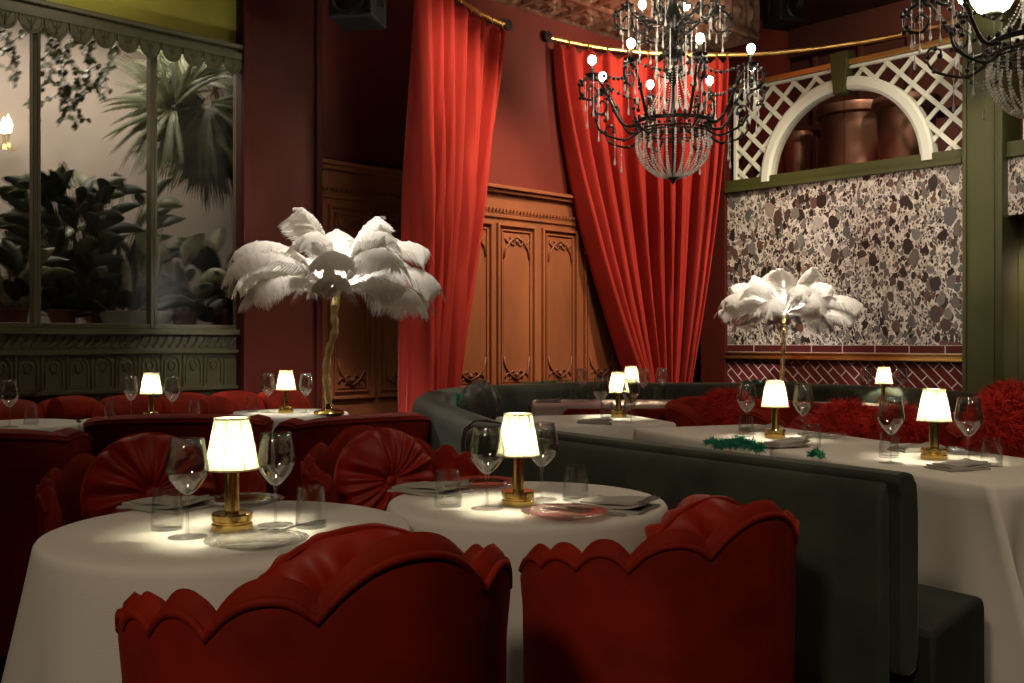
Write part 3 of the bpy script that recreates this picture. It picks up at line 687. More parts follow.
# ------------------------------------------------------------------ green booth
def sweep(path, prof, z0=0.0):
    mb = MB(); rows = []
    for i, p in enumerate(path):
        d = path[min(i+1, len(path)-1)]-path[max(i-1, 0)]; d.z = 0; d.normalize(); e = Vector((d.y, -d.x, 0))
        rows.append([p+e*o+Vector((0, 0, z)) for o, z in prof])
    return mb.grid(rows, close_v=True, cap=True)
E_, W_ = Vector((0.875, 2.37, 0)), Vector((-0.185, 3.86, 0))
bd = (W_-E_).normalized(); be = Vector((bd.y, -bd.x, 0))
bo = empty('booth_sofa', E_); tag(bo, 'straight dark green velvet booth back with its seat beside the long white tables', 'booth')
st_path = [(W_-E_)*(i/12) for i in range(13)]
PANEL = [(0, 0), (0, 0.785), (0.008, 0.818), (0.025, 0.832), (0.045, 0.832), (0.045, 0)]
CUSH = [(0.047, 0.38), (0.046, 0.80), (0.026, 0.832), (0.030, 0.850), (0.06, 0.858), (0.092, 0.852), (0.112, 0.825), (0.117, 0.75), (0.117, 0.42), (0.108, 0.375), (0.08, 0.365), (0.055, 0.368)]
sweep(st_path, PANEL).build('back_panel', 'green_velvet', bo, sharp=50, bevel=0.008)
sweep([-bd*0.03, -bd*0.022, -bd*0.01]+st_path[1:], CUSH).build('back_cushion', 'green_velvet', bo, sharp=50, bevel=0.012)
sx0 = 0.02
SEAT = [(0.118, 0.14), (0.118, 0.47), (0.52, 0.475), (0.555, 0.465), (0.57, 0.44), (0.57, 0.14)]
sm_ = sweep([-bd*0.07, bd*0.0]+st_path[1:], SEAT)
def shear(mb_, npf):
    for i in range(npf*2):
        v_ = Vector(mb_.v[i]); o_ = v_.dot(be); mb_.v[i] = tuple(v_+bd*((o_-0.118)*0.28))
    return mb_
shear(sm_, len(SEAT)).build('seat', 'green_seat', bo, sharp=50, bevel=0.015)
sweep([bd*(sx0+0.05)]+st_path[1:], [(0.118, 0), (0.118, 0.14), (0.46, 0.14), (0.46, 0)]).build('base', 'black', bo, smooth=False)
shear(sweep([-bd*0.055, bd*0.0]+st_path[1:], [(0.563, 0.450), (0.571, 0.450), (0.571, 0.458), (0.563, 0.458)]), 4).build('piping', 'green_dark', bo)
cp = spline([(-0.20, 3.90, 0), (-0.36, 4.57, 0), (-0.51, 5.2, 0), (-0.575, 5.75, 0), (-0.56, 6.25, 0), (-0.40, 6.85, 0), (0.0, 7.3, 0), (0.6, 7.5, 0), (1.4, 7.55, 0), (2.1, 7.4, 0), (2.6, 6.95, 0), (2.85, 6.3, 0), (3.0, 5.5, 0)], 90)
co = cp[0].copy(); bc2 = empty('booth_sofa', co); tag(bc2, 'curved dark green velvet booth wrapping the far corner below the panelled wall', 'booth')
cpl = [p-co for p in cp]
sweep(cpl, [(0, 0), (0, 0.78), (0.012, 0.83), (0.05, 0.858), (0.10, 0.863), (0.16, 0.85), (0.20, 0.80), (0.205, 0.42), (0.19, 0.36), (0.1, 0.36), (0.1, 0)]).build('backrest', 'green_velvet', bc2, sharp=50)
sweep(cpl, [(0.205, 0.1), (0.205, 0.46), (0.48, 0.47), (0.52, 0.44), (0.52, 0.1)]).build('seat', 'green_dark', bc2, sharp=50)

# ------------------------------------------------------------------ tub chairs
def chair_meshes(lobes, peaks, valleys, r=0.322, th=0.043, rb=0.308, zbase=0.06, curl=1.0):
    """barrel shell with a scalloped top; lobes = half boundaries in degrees, mirrored"""
    bnd = [-x for x in reversed(lobes)]+list(lobes); n = len(lobes)
    def val(i): return valleys[abs(i)-1] if i else 0
    def top(deg):
        a = abs(deg)
        prev = None
        for i, L_ in enumerate(lobes):
            if a <= L_ or i == n-1:
                lo = -lobes[0] if i == 0 else lobes[i-1]; x = max(0.0, min(1.0, (a-lo)/(L_-lo)))
                v0 = valleys[0] if i == 0 else valleys[i-1]; v1 = valleys[i]
                base = v0*(1-x)+v1*x
                pk = peaks[i]-(v0+v1)/2
                return base+pk*max(0, 1-abs(2*x-1)**2.3)
        return valleys[-1]
    degs = []; b_ = sorted(set(bnd))
    for i in range(len(b_)-1):
        m = max(5, int((b_[i+1]-b_[i])/2.2))
        degs += [b_[i]+(b_[i+1]-b_[i])*k/m for k in range(m)]
    degs.append(b_[-1])
    rows, pipe = [], []
    for dg in degs:
        t = math.radians(dg); z = top(dg); s, c = math.sin(t), -math.cos(t)
        prof = [(rb, zbase), (rb+0.006, zbase+0.15), (r-0.004, 0.45), (r-0.002, z-0.11), (r+0.004, z-0.045), (r-0.004, z-0.014), (r-th*0.45, z), (r-th*0.85, z-0.012), (r-th, z-0.045), (r-th-0.004, z-0.11), (r-th-0.01, 0.40), (r-th-0.03, 0.34), (rb-0.1, zbase)]
        rows.append([(q*s, q*c, zz_) for q, zz_ in prof])
        pipe.append(((r+0.001)*s, (r+0.001)*c, z-0.030))
    sh = MB().grid(rows, cap=True); pp = MB().tube(pipe, 0.0075, 7)
    # seat
    se = MB().lathe([(0.001, 0.10), (0.245, 0.10), (0.252, 0.2), (0.252, 0.40), (0.24, 0.44), (0.20, 0.462), (0.001, 0.47)], 40)
    # inner channel seams
    ba = MB().lathe([(0.001, 0), (0.25, 0), (0.25, 0.03), (0.27, 0.06), (0.001, 0.06)], 40)
    return sh, pp, se, ba
def make_chair(name, sh, pp, se, ba, m='velvet'):
    root = empty(name)
    sh.build('backrest', m, root, sharp=45); pp.build('piping', m, root, sharp=0); se.build('seat', m, root, sharp=45); ba.build('base', 'black', root)
    return root
SCAL = ((26, 55, 75, 92, 108), (0.862, 0.812, 0.788, 0.77, 0.752), (0.786, 0.758, 0.752, 0.742, 0.715))
scal = make_chair('tub_chair', *chair_meshes(*SCAL))
TUB = ((70, 118), (0.835, 0.80), (0.80, 0.72))
tub = make_chair('tub_chair', *chair_meshes(*TUB, r=0.37, th=0.11, rb=0.35))
used = set()
def put(proto, loc, rz, label, cat=None, group=None, scale=None):
    if proto.name not in used: used.add(proto.name); o = proto
    else: o = copy_tree(proto)
    o.location = loc; o.rotation_euler = (0, 0, rz)
    o.scale = (1, 1, 1)
    if scale: o.scale = (scale,)*3 if not isinstance(scale, tuple) else scale
    if cat is None: cat = proto['category']
    tag(o, label, cat, group); return o
D = math.radians
CG = 'scallop backed red velvet tub chairs'
C1, C2, C3, C4 = Vector((-0.324, 1.69, 0)), Vector((0.322, 2.30, 0)), Vector((-1.09, 3.04, 0)), Vector((-0.39, 3.42, 0))
put(scal, C1, D(126-90), 'red velvet scallop backed chair nearest the camera, at the nearest round table', 'chair', CG, scale=(0.985, 0.985, 1.035))
put(scal, C2, D(129-90), 'red velvet scallop backed chair against the green booth back, right of the nearest chair', 'chair', CG, scale=(1, 1, 0.975))
put(scal, C3, D(-62-90), 'red velvet chair facing us behind the nearest round table, left of its lamp', 'chair', CG)
put(scal, C4, D(-55-90), 'red velvet chair facing us between the two front round tables', 'chair', CG)
TG = 'smooth backed red tub chairs of the back row'
put(tub, (-1.43, 4.30, 0), D(100-90), 'smooth backed dark red tub chair behind the nearest lamp', 'chair', TG, scale=(1.03, 1, 1.055))
put(tub, (-0.74, 4.62, 0), D(125-90), 'smooth backed red tub chair just left of the curved green booth', 'chair', TG, scale=(0.95, 0.95, 1.025))
put(tub, (-2.0, 3.78, 0), D(95-90), 'smooth backed dark red tub chair at the left edge of the photo', 'chair', TG, scale=(1, 1, 1.04))
def side_chair():
    r = empty('side_chair'); r['category'] = 'chair'; rows = []
    for i in range(17):
        x = -0.17+0.34*i/16; e_ = abs(x/0.17); zt_ = 0.765-0.05*max(0, (e_-0.7)/0.3)**2; y = -0.20+0.05*(x/0.17)**2
        rows.append([(x, y-0.025, 0.42), (x, y-0.035, zt_-0.03), (x, y-0.03, zt_-0.006), (x, y-0.015, zt_), (x, y+0.005, zt_-0.012), (x, y+0.02, zt_-0.05), (x, y+0.025, 0.42)])
    MB().grid(rows, cap=True).build('backrest', 'velvet_dark', r, sharp=50)
    rows = [[(q*math.cos(t*PI/16)*(1 if abs(math.cos(t*PI/16)) < 2 else 1), q*math.sin(t*PI/16), z) for q, z in ((0.001, 0.38), (0.19, 0.38), (0.20, 0.41), (0.19, 0.45), (0.15, 0.465), (0.001, 0.47))] for t in range(32)]
    MB().grid(rows, close_u=True).build('seat', 'velvet_dark', r, sharp=50)
    for sx in (-1, 1):
        for sy in (-1, 1):
            MB().tube([(sx*0.13, sy*0.13, 0.39), (sx*0.16, sy*0.17, 0)], [0.018, 0.011], 8).build('leg', 'black', r)
    return r
side = side_chair()
put(side, (0.46, 6.22, 0), D(92-90), 'dark red chair back seen against the left half of the pink cloth', 'chair', 'red chairs at the far booth tables')
put(side, (0.86, 6.24, 0), D(88-90), 'dark red chair back at the right half of the pink clothed table', 'chair', 'red chairs at the far booth tables')
put(tub, (1.28, 5.85, 0), D(-66-90), 'dark red tub chair facing us, just right of the pink clothed table', 'chair', 'red chairs on the far side of the long tables')
put(tub, (1.62, 5.38, 0), D(-66-90), 'dark red tub chair holding the small round cushion behind the middle lamp', 'chair', 'red chairs on the far side of the long tables')
put(tub, (1.99, 4.88, 0), D(-66-90), 'dark red tub chair behind the near lamp of the long tables', 'chair', 'red chairs on the far side of the long tables')
put(tub, (2.22, 4.15, 0), D(-66-90), 'dark red tub chair at the right edge of the photo', 'chair', 'red chairs on the far side of the long tables')

# round pleated cushions
def pleated(R=0.19, th=0.085, n=17, seed=1):
    r = random.Random(seed); rows = []; NT, NR = 170, 26
    ph = [r.uniform(0, 6.28) for _ in range(6)]
    for i in range(NT):
        t = 2*PI*i/NT; row = []
        tt = t+0.16*math.sin(2*t+ph[0])+0.10*math.sin(3*t+ph[1])
        for side in (1, -1):
            rng = range(NR+1) if side == 1 else range(NR-1, -1, -1)
            for j in rng:
                q = j/NR; rr = R*math.sin(q*PI/2)**0.9 if q < 1 else R
                if j == 0: rr = 0.001
                h = th*(max(0, 1-(rr/R)**2.6))**0.55*(1-0.55*math.exp(-(rr/(0.22*R))**2))
                w = math.sin(n*tt+ph[2]+1.2*q)*0.75+0.45*math.sin(n*0.53*tt+ph[3])
                sw_ = 0.0125*math.sin(PI*min(1, q*0.95))*(0.5+0.8*abs(math.sin(1.5*t+ph[4])))
                tw = 0.12*q*q
                row.append((rr*math.cos(t+tw)*(1+0.012*w*q), side*(h+(sw_*w if q > 0.08 else 0)) if j < NR else 0.0, rr*math.sin(t+tw)*(1+0.012*w*q)))
        rows.append(row)
    return MB().grid(rows, close_u=True)
def make_pleated(seed):
    root = empty('round_cushion'); pleated(seed=seed).build('cushion_cover', 'pleat', root, sharp=0)
    b = MB().sphere((0, 0, 0), 0.022, 14, 0.55); b.xf(Matrix.Translation((0, 0.043, 0)) @ Matrix.Rotation(-PI/2, 4, 'X')); b.build('button', 'pleat', root)
    rim = [(0.19*math.cos(2*PI*k/48), 0, 0.19*math.sin(2*PI*k/48)) for k in range(49)]
    MB().tube(rim, 0.006, 6).build('piping', 'pleat', root)
    return root
def cushion(c, facing, z, seed, label, tilt=16, scale=1.0, fwd=-0.13, side=0.0):
    o = make_pleated(seed); f = D(facing)
    o.location = (c[0]+fwd*math.cos(f)-side*math.sin(f), c[1]+fwd*math.sin(f)+side*math.cos(f), z); o.rotation_euler = (D(tilt), 0, f-PI/2); o.scale = (scale,)*3
    tag(o, label, 'cushion', 'round pleated velvet cushions')
cushion(C1, 120, 0.70, 1, 'round pleated dark red cushion in the chair nearest the camera', scale=1.0)
cushion(C2, 127, 0.648, 2, 'round pleated red cushion peeping over the chair against the green booth', fwd=-0.13)
cushion(C3, -62, 0.685, 3, 'round pleated cushion in the chair behind the nearest round table', scale=1.04, fwd=-0.10)
cushion(C4, -57, 0.675, 4, 'round pleated bright red cushion between the two front round tables', fwd=-0.10, scale=1.0, tilt=14)
cushion((1.62, 5.38), -66, 0.63, 5, 'small round cushion in the chair behind the middle lamp of the long tables', scale=0.8, fwd=0.0)

# wall banquette -----------------------------------------------------------------
bq0 = aW0-0.2
bq = empty('banquette', AB(bq0, 5.35), PHI); tag(bq, 'long channelled red velvet banquette against the window wall', 'banquette')
L_ = a_at(318, 5.75)-bq0
x = 0.0; k = 0
while x < L_-0.05:
    w = min(0.34, L_-x)
    rows = []
    for i in range(13):
        q = i/12; bul = math.sin(PI*q)**0.5
        zt_ = 0.815+0.04*bul
        rows.append([(x+w*q, 0.62, 0.2), (x+w*q, 0.62, zt_-0.03), (x+w*q, 0.55, zt_), (x+w*q, 0.47-0.02*bul, zt_-0.02), (x+w*q, 0.43-0.04*bul, zt_-0.1), (x+w*q, 0.43-0.03*bul, 0.4), (x+w*q, 0.44, 0.2)])
    MB().grid(rows, cap=True).build('back_cushion', 'velvet', bq, sharp=0); x += 0.34
MB().box(0, L_, 0.12, 0.46, 0.12, 0.44).build('seat', 'velvet_dark', bq, smooth=False, bevel=0.03)
MB().box(0, L_, 0.16, 0.6, 0.0, 0.12).build('base', 'black', bq, smooth=False)
def bolster(px, py, Z, label, s):
    o = MB(); o.lathe([(0.001, -0.15*s), (0.07*s, -0.15*s), (0.10*s, -0.13*s), (0.11*s, -0.08*s), (0.112*s, 0.08*s), (0.10*s, 0.13*s), (0.07*s, 0.15*s), (0.001, 0.15*s)], 24)
    o.xf(Matrix.Rotation(PI/2, 4, 'Y') @ Matrix.Rotation(0.2, 4, 'X'))
    q = P(px, py, Z)
    tag(o.build('bolster', 'velvet', loc=q, rz=PHI+0.5), label, 'cushion', 'red velvet bolsters on the banquette')
bolster(70, 410, 5.55, 'red velvet bolster on the banquette, left of the back lamp', 0.72)
bolster(213, 410, 5.75, 'red velvet bolster on the banquette between the two back lamps', 0.7)

# ------------------------------------------------------------------ tables and cloths
def round_table(c, r, label, clabel, h=0.742):
    t = empty('dining_table', (c[0], c[1], 0)); tag(t, label, 'table')
    MB().lathe([(0.001, h-0.03), (r-0.02, h-0.03), (r-0.012, h-0.015), (r-0.02, h), (0.001, h)], 40).build('tabletop', 'pilaster', t)
    MB().lathe([(0.001, 0.03), (0.05, 0.03), (0.04, 0.1), (0.035, h-0.1), (0.09, h-0.03), (0.001, h-0.03)], 20).build('pedestal', 'iron', t)
    MB().lathe([(0.001, 0), (min(0.26, r*0.6), 0), (min(0.25, r*0.58), 0.015), (0.05, 0.03), (0.001, 0.03)], 30).build('base', 'iron', t)
def cloth_round(c, r, seed, label, m='cloth', nf=9, flare=0.05, zb=0.04, zt_=0.75, amp=0.055, avoid=None):
    rr = random.Random(seed); ph = [rr.uniform(0, 6.28) for _ in range(4)]
    NT = 144; rows = []
    rad = [0.001, r*0.3, r*0.6, r*0.85, r-0.012, r-0.004, r+0.001, r+0.004]
    zs_ = [zt_, zt_, zt_, zt_, zt_, zt_-0.003, zt_-0.010, zt_-0.022]
    for i in range(NT):
        t = 2*PI*i/NT; row = [(rad[k]*math.cos(t), rad[k]*math.sin(t), zs_[k]) for k in range(8)]
        f = 0.6*math.sin(nf*t+ph[0]+0.8*math.sin(2*t+ph[1]))+0.4*math.sin((nf-4)*t+ph[2])
        av = 1.0 if avoid is None else 1-0.95*math.exp(-((((t-avoid+PI) % (2*PI))-PI)/0.9)**2)
        for k in range(1, 19):
            q = k/18; R = r+0.004+av*(flare*q+f*amp*q**1.1)
            row.append((R*math.cos(t), R*math.sin(t), zt_-0.022-(zt_-0.022-zb)*q))
        rows.append(row)
    o = MB().grid(rows, close_u=True).build('tablecloth', m, loc=(c[0], c[1], 0), sharp=0)
    return tag(o, label, 'tablecloth', 'white tablecloths')
def cloth_rect(corner, d, L1, W1, seed, label, m='cloth', zb=0.04, zt_=0.75, rc=0.025, flare=0.012, cf=0.04, fold=0.0):
    """corner = near corner on the booth side, d = direction of the long side, width goes to the right of d"""
    rr = random.Random(seed); d = Vector((d[0], d[1], 0)).normalized(); e = Vector((d.y, -d.x, 0))
    cen = Vector(corner)+d*L1/2+e*W1/2; cen.z = 0
    per = []
    def edge(p, q, n): return [p.lerp(q, k/n) for k in range(n)]
    hx, hy = W1/2, L1/2
    corners = [(-hx, -hy), (hx, -hy), (hx, hy), (-hx, hy)]
    for k in range(4):
        (x0, y0), (x1, y1) = corners[k], corners[(k+1) % 4]
        n = 36
        for j in range(n):
            q = j/n; per.append((x0+(x1-x0)*q, y0+(y1-y0)*q))
    rows = []; ph = rr.uniform(0, 6)
    for idx, (x, y) in enumerate(per):
        k = idx//36; q = (idx % 36)/36
        cd = min(q, 1-q)*36  # steps from a corner
        cw = math.exp(-(cd/3.2)**2)
        sx_, sy_ = (hx-rc)/hx, (hy-rc)/hy
        ox, oy = [(0, -1), (1, 0), (0, 1), (-1, 0)][k]
        cxn, cyn = x/hx, y/hy; L2 = math.hypot(cxn, cyn)
        dirx, diry = ox*(1-cw)+cxn/L2*cw, oy*(1-cw)+cyn/L2*cw
        if k == 0 and q < 0.5 or k == 3 and q > 0.5:
            fl_ = 1.0 if k == 0 else 0.6
            dirx, diry = dirx*(1-cw*fold)+0.35*cw*fold, diry*(1-cw*fold)-0.94*cw*fold; cfk = cf+0.16*fold
        else: cfk = cf
        row = [(x*0.001, y*0.001, zt_), (x*0.5, y*0.5, zt_), (x*0.9, y*0.9, zt_), (x*sx_, y*sy_, zt_), (x*(sx_+1)/2+0, y*(sy_+1)/2, zt_-0.003)]
        x2, y2 = x-ox*0-(cxn*0.006*cw), y-(cyn*0.006*cw)
        row.append((x2, y2, zt_-0.014))
        wv = math.sin(q*11+ph+k)*(1-cw)*(1 if 0.1 < q < 0.9 else 0.5)
        hol = -0.45*math.exp(-((cd-6.5)/2.6)**2)
        for j in range(1, 17):
            s = j/16; o_ = (flare+0.012*wv)*s+(cfk*cw+hol*(0.05+0.16*fold*(k == 0 and q < 0.5)))*s
            row.append((x2+dirx*o_, y2+diry*o_, zt_-0.014-(zt_-0.014-zb)*s))
        rows.append([(cen.x*0+e.x*a+d.x*b, e.y*a+d.y*b, z) for a, b, z in row])
    o = MB().grid(rows, close_u=True).build('tablecloth', m, loc=cen, sharp=0)
    return tag(o, label, 'tablecloth', 'white tablecloths'), cen, d, e
def rect_table(cen, d, L1, W1, label, h=0.742):
    t = empty('dining_table', cen, math.atan2(d.y, d.x)); tag(t, label, 'table')
    MB().box(-L1/2+0.01, L1/2-0.01, -W1/2+0.01, W1/2-0.01, h-0.03, h).build('tabletop', 'pilaster', t, smooth=False)
    for sx in (-1, 1):
        MB().lathe([(0.001, 0), (0.15, 0), (0.14, 0.015), (0.04, 0.03), (0.035, h-0.08), (0.08, h-0.03), (0.001, h-0.03)], 20, (sx*(L1/2-0.21), 0, 0)).build('pedestal', 'iron', t)
T1, T2 = (-0.632, 2.24), (0.04, 2.635)
round_table(T1, 0.39, 'round table hidden under the nearest white cloth, lower left', '')
cloth_round(T1, 0.402, 3, 'white floor length cloth on the nearest round table, lower left', flare=0.10, amp=0.05, avoid=0.52)
round_table(T2, 0.355, 'round table hidden under the white cloth beside the green booth', '')
cloth_round(T2, 0.366, 5, 'white floor length cloth on the round table beside the green booth', nf=8, flare=0.0, amp=0.02)
LT = {'l1': ((-2.55, 5.1), 0.33), 'l2': ((-1.97, 5.36), 0.36), 'l3': ((-1.33, 5.88), 0.36)}
for k, (a_, b_) in {'l1': ('small table at the left edge of the photo, by the banquette', 'white cloth on the small table at the left edge of the photo'), 'l2': ('small table below the windows, third mullion', 'white cloth on the small table under the lamp below the windows'), 'l3': ('small table under the large feather lamp', 'white cloth on the small table that carries the large feather lamp')}.items():
    (c, r) = LT[k]; lab = a_ if k != 'l2' else 'small table under the back lamp that stands below the windows'
    round_table(c, r-0.012, lab, ''); cloth_round(c, r, 11+len(k), b_, nf=7, zb=0.47, flare=0.01, amp=0.02)
rowd = (-0.36, 0.93)
_, c_, d_, e_ = cloth_rect((1.392, 2.89, 0), rowd, 1.08, 0.70, 1, 'white cloth with a folded corner on the nearest long table, right edge', fold=1.0); rect_table(c_, d_, 1.08, 0.70, 'rectangular table under the cloth with the folded corner, right')
s2 = Vector((1.392, 2.89, 0))+d_*1.13+e_*0.0
_, c_, d_, e_ = cloth_rect(s2-e_*0.05, rowd, 0.98, 0.72, 2, 'white cloth on the middle table behind the straight green booth back'); rect_table(c_, d_, 0.98, 0.72, 'rectangular table under the cloth of the middle booth table')
s3 = Vector((0.10, 4.95, 0))
_, c_, d_, e_ = cloth_rect(s3, (-0.30, 0.95), 0.66, 0.80, 3, 'white cloth on the farthest table of the row behind the green booth back'); rect_table(c_, d_, 0.66, 0.80, 'rectangular table under the farthest cloth of the booth row')
_, c_, d_, e_ = cloth_rect((0.13, 6.62, 0), (0.02, 1.0), 0.62, 1.18, 4, 'pale pink cloth on the table in front of the scarlet curtain', 'cloth_pink', zb=0.48); rect_table(c_, d_, 0.62, 1.18, 'far table under the pale pink cloth')
_, c_, d_, e_ = cloth_rect((2.02, 6.35, 0), (0.05, 1.0), 0.62, 0.98, 6, 'pale cloth on the far table below the diagonal tiles', 'cloth_pink', zb=0.48); rect_table(c_, d_, 0.62, 0.98, 'far table under the cloth below the diagonal tiles')

# ------------------------------------------------------------------ tableware
def proto_wine():
    r = empty('wine_glass'); r['category'] = 'wine glass'
    th = 0.0012
    out = [(0.001, 0.098), (0.006, 0.099), (0.013, 0.103), (0.024, 0.115), (0.036, 0.132), (0.0445, 0.150), (0.0455, 0.160), (0.043, 0.180), (0.038, 0.207), (0.0345, 0.230)]
    MB().lathe(out+[(0.0335, 0.2305)]+[(max(0.001, a-th), b+th*0.8) for a, b in reversed(out[:-1])], 32).build('bowl', 'glass', r, sharp=0)
    MB().lathe([(0.0045, 0.004), (0.0035, 0.02), (0.0032, 0.06), (0.0038, 0.085), (0.006, 0.098)], 14).build('stem', 'glass', r)
    MB().lathe([(0.001, 0.0), (0.041, 0.0), (0.041, 0.0015), (0.02, 0.0035), (0.005, 0.008)], 32).build('foot', 'glass_foot', r)
    return r
def proto_tumbler():
    out = [(0.001, 0), (0.034, 0), (0.0355, 0.004), (0.0345, 0.03), (0.030, 0.0905)]
    o = MB().lathe(out+[(0.029, 0.091)]+[(0.0285, 0.089), (0.033, 0.03), (0.0335, 0.008), (0.001, 0.007)], 32).build('tumbler', 'glass_tumbler', sharp=40)
    o['category'] = 'tumbler'; return o
def proto_lamp():
    r = empty('table_lamp'); r['category'] = 'lamp'
    MB().lathe([(0.001, 0), (0.043, 0), (0.0445, 0.003), (0.0445, 0.015), (0.041, 0.018), (0.041, 0.021), (0.0445, 0.024), (0.0445, 0.036), (0.042, 0.040), (0.018, 0.041), (0.001, 0.041)], 40).build('base', 'gold', r, sharp=30)
    MB().lathe([(0.0165, 0.04), (0.0165, 0.150), (0.018, 0.152), (0.018, 0.158), (0.001, 0.158)], 24).build('column', 'gold', r, sharp=30)
    NP = 96
    rows = []
    for i in range(NP*2):
        t = PI*i/NP; w = 1+(0.007 if i % 2 else -0.007)
        rib = 1+0.012*max(0, math.cos(8*t))**40
        rows.append([((a*w*rib)*math.cos(t), (a*w*rib)*math.sin(t), z) for a, z in ((0.0585, 0.137), (0.0515, 0.173), (0.0450, 0.211), (0.0375, 0.248))])
    MB().grid(rows, close_u=True).build('lamp_shade', 'shade', r, sharp=0)
    tr = MB()
    for a, z in ((0.0590, 0.137), (0.0382, 0.249)):
        tr.tube([(a*math.cos(2*PI*k/40), a*math.sin(2*PI*k/40), z) for k in range(41)], 0.0022, 6)
    for k in range(8):
        t = 2*PI*(k+0.3)/8; tr.tube([(0.0590*math.cos(t), 0.0590*math.sin(t), 0.137), (0.0382*math.cos(t), 0.0382*math.sin(t), 0.249)], 0.0011, 5)
    tr.build('shade_trim', 'trim', r)
    MB().lathe([(0.001, 0.157), (0.010, 0.158), (0.014, 0.175), (0.014, 0.190), (0.008, 0.20), (0.001, 0.203)], 14).build('bulb', M['lampbulb'], r)
    sp_ = MB()
    for k in range(3):
        t = 2*PI*k/3; sp_.tube([(0.0, 0, 0.205), (0.0375*math.cos(t), 0.0375*math.sin(t), 0.247)], 0.0012, 5)
    sp_.build('shade_carrier', 'gold', r)
    return r
M['lampbulb'] = emit('lamp_bulb', (1.0, 0.92, 0.66, 1), 900)
def proto_plate(m, R=0.105):
    def scal_(t, r, z): return 1+(0.02*math.cos(24*t) if r > R*0.9 else 0)
    o = MB().lathe([(0.001, 0.002), (R*0.6, 0.002), (R*0.68, 0.005), (R*0.97, 0.014), (R, 0.015), (R*0.97, 0.017), (R*0.67, 0.009), (R*0.6, 0.003), (0.001, 0.006)], 96, mod=scal_).build('plate', m, sharp=50)
    o['category'] = 'plate'; return o
def proto_napkin():
    mb = MB(); r = random.Random(4)
    for k, (w, h, dx, dz) in enumerate(((0.105, 0.075, 0, 0.001), (0.10, 0.07, 0.006, 0.009), (0.085, 0.062, 0.012, 0.017))):
        rows = []
        for i in range(13):
            row = []
            for j in range(9):
                x = -w+2*w*i/12+dx; y = -h+2*h*j/8
                z = dz+0.002*math.sin(i*0.5+k*2)+0.002*math.sin(j*0.7+i*0.2)+0.012*max(0, (i-9)/3)**2*(k > 0)
                row.append((x+0.004*math.sin(j), y+0.004*math.sin(i*0.8+k), max(0.001, z)))
            rows.append(row)
        n0 = len(mb.v); mb.grid(rows)
        top = [[(p[0], p[1], p[2]+0.007) for p in row] for row in rows]; n1 = len(mb.v); mb.grid(top)
        # join the rims of the two layers so that each fold is a closed soft slab
        rim = [(i, 0) for i in range(13)]+[(12, j) for j in range(1, 9)]+[(i, 8) for i in range(11, -1, -1)]+[(0, j) for j in range(7, 0, -1)]
        for q in range(len(rim)):
            (i, j), (i2, j2) = rim[q], rim[(q+1) % len(rim)]
            mb.f.append((n0+i*9+j, n0+i2*9+j2, n1+i2*9+j2, n1+i*9+j))
    o = mb.build('napkin', 'napkin', sharp=60); o['category'] = 'napkin'; return o
def proto_fork():
    mb = MB(); pts = [(0, -0.10, 0.002), (0, -0.06, 0.004), (0, 0.0, 0.004), (0, 0.03, 0.002), (0, 0.045, 0.004)]
    mb.ribbon(pts, [0.006, 0.0045, 0.003, 0.003, 0.009], (1, 0, 0)); mb.ribbon([(0, 0.045, 0.004), (0, 0.06, 0.0055)], [0.009, 0.011], (1, 0, 0))
    for k in range(4):
        x = -0.0095+k*0.00633; mb.ribbon([(x, 0.06, 0.0055), (x, 0.08, 0.008), (x*0.95, 0.10, 0.012)], [0.0019, 0.0018, 0.0008], (1, 0, 0))
    o = mb.build('fork', 'steel', solid=0.002, smooth=False); o['category'] = 'fork'; return o
def proto_knife():
    mb = MB(); mb.ribbon([(0, -0.11, 0.004), (0, -0.02, 0.004), (0, 0.0, 0.004), (0.001, 0.05, 0.003), (0.002, 0.09, 0.003), (-0.004, 0.11, 0.003)], [0.006, 0.005, 0.005, 0.009, 0.009, 0.002], (1, 0, 0))
    o = mb.build('knife', 'steel', solid=0.003, smooth=False); o['category'] = 'knife'; return o
WINE, TUM, LAMP = proto_wine(), proto_tumbler(), proto_lamp()
PLATE, PLATEP, NAP, FORK, KNIFE = proto_plate('plate'), proto_plate('plate_pink'), proto_napkin(), proto_fork(), proto_knife()
NM = {'t1': 'on the nearest round table', 't2': 'on the round table beside the green booth', 'l1': 'on the small table at the left edge', 'l2': 'on the small table below the windows', 'l3': 'on the small table under the large feather lamp',
      'r1': 'on the nearest long table, far right', 'r2': 'on the middle table of the booth row', 'r3': 'on the farthest table of the booth row', 'f1': 'on the pink clothed table before the curtain', 'f2': 'on the far table below the diagonal tiles'}
def T(px, py): return TP(px, py, 0.75)
for k, px, py in (('t1', 232, 530), ('t2', 518, 505), ('l2', 151, 419), ('l3', 286, 413), ('r1', 934, 459), ('r2', 775, 438), ('r3', 618.5, 417), ('f1', 631, 402.5), ('f2', 884, 404)):
    put(LAMP, T(px, py), 0.2+px, 'lit brass lamp with pleated ivory shade '+NM[k], group='pleated brass table lamps', scale=0.94 if k == 't2' else None)
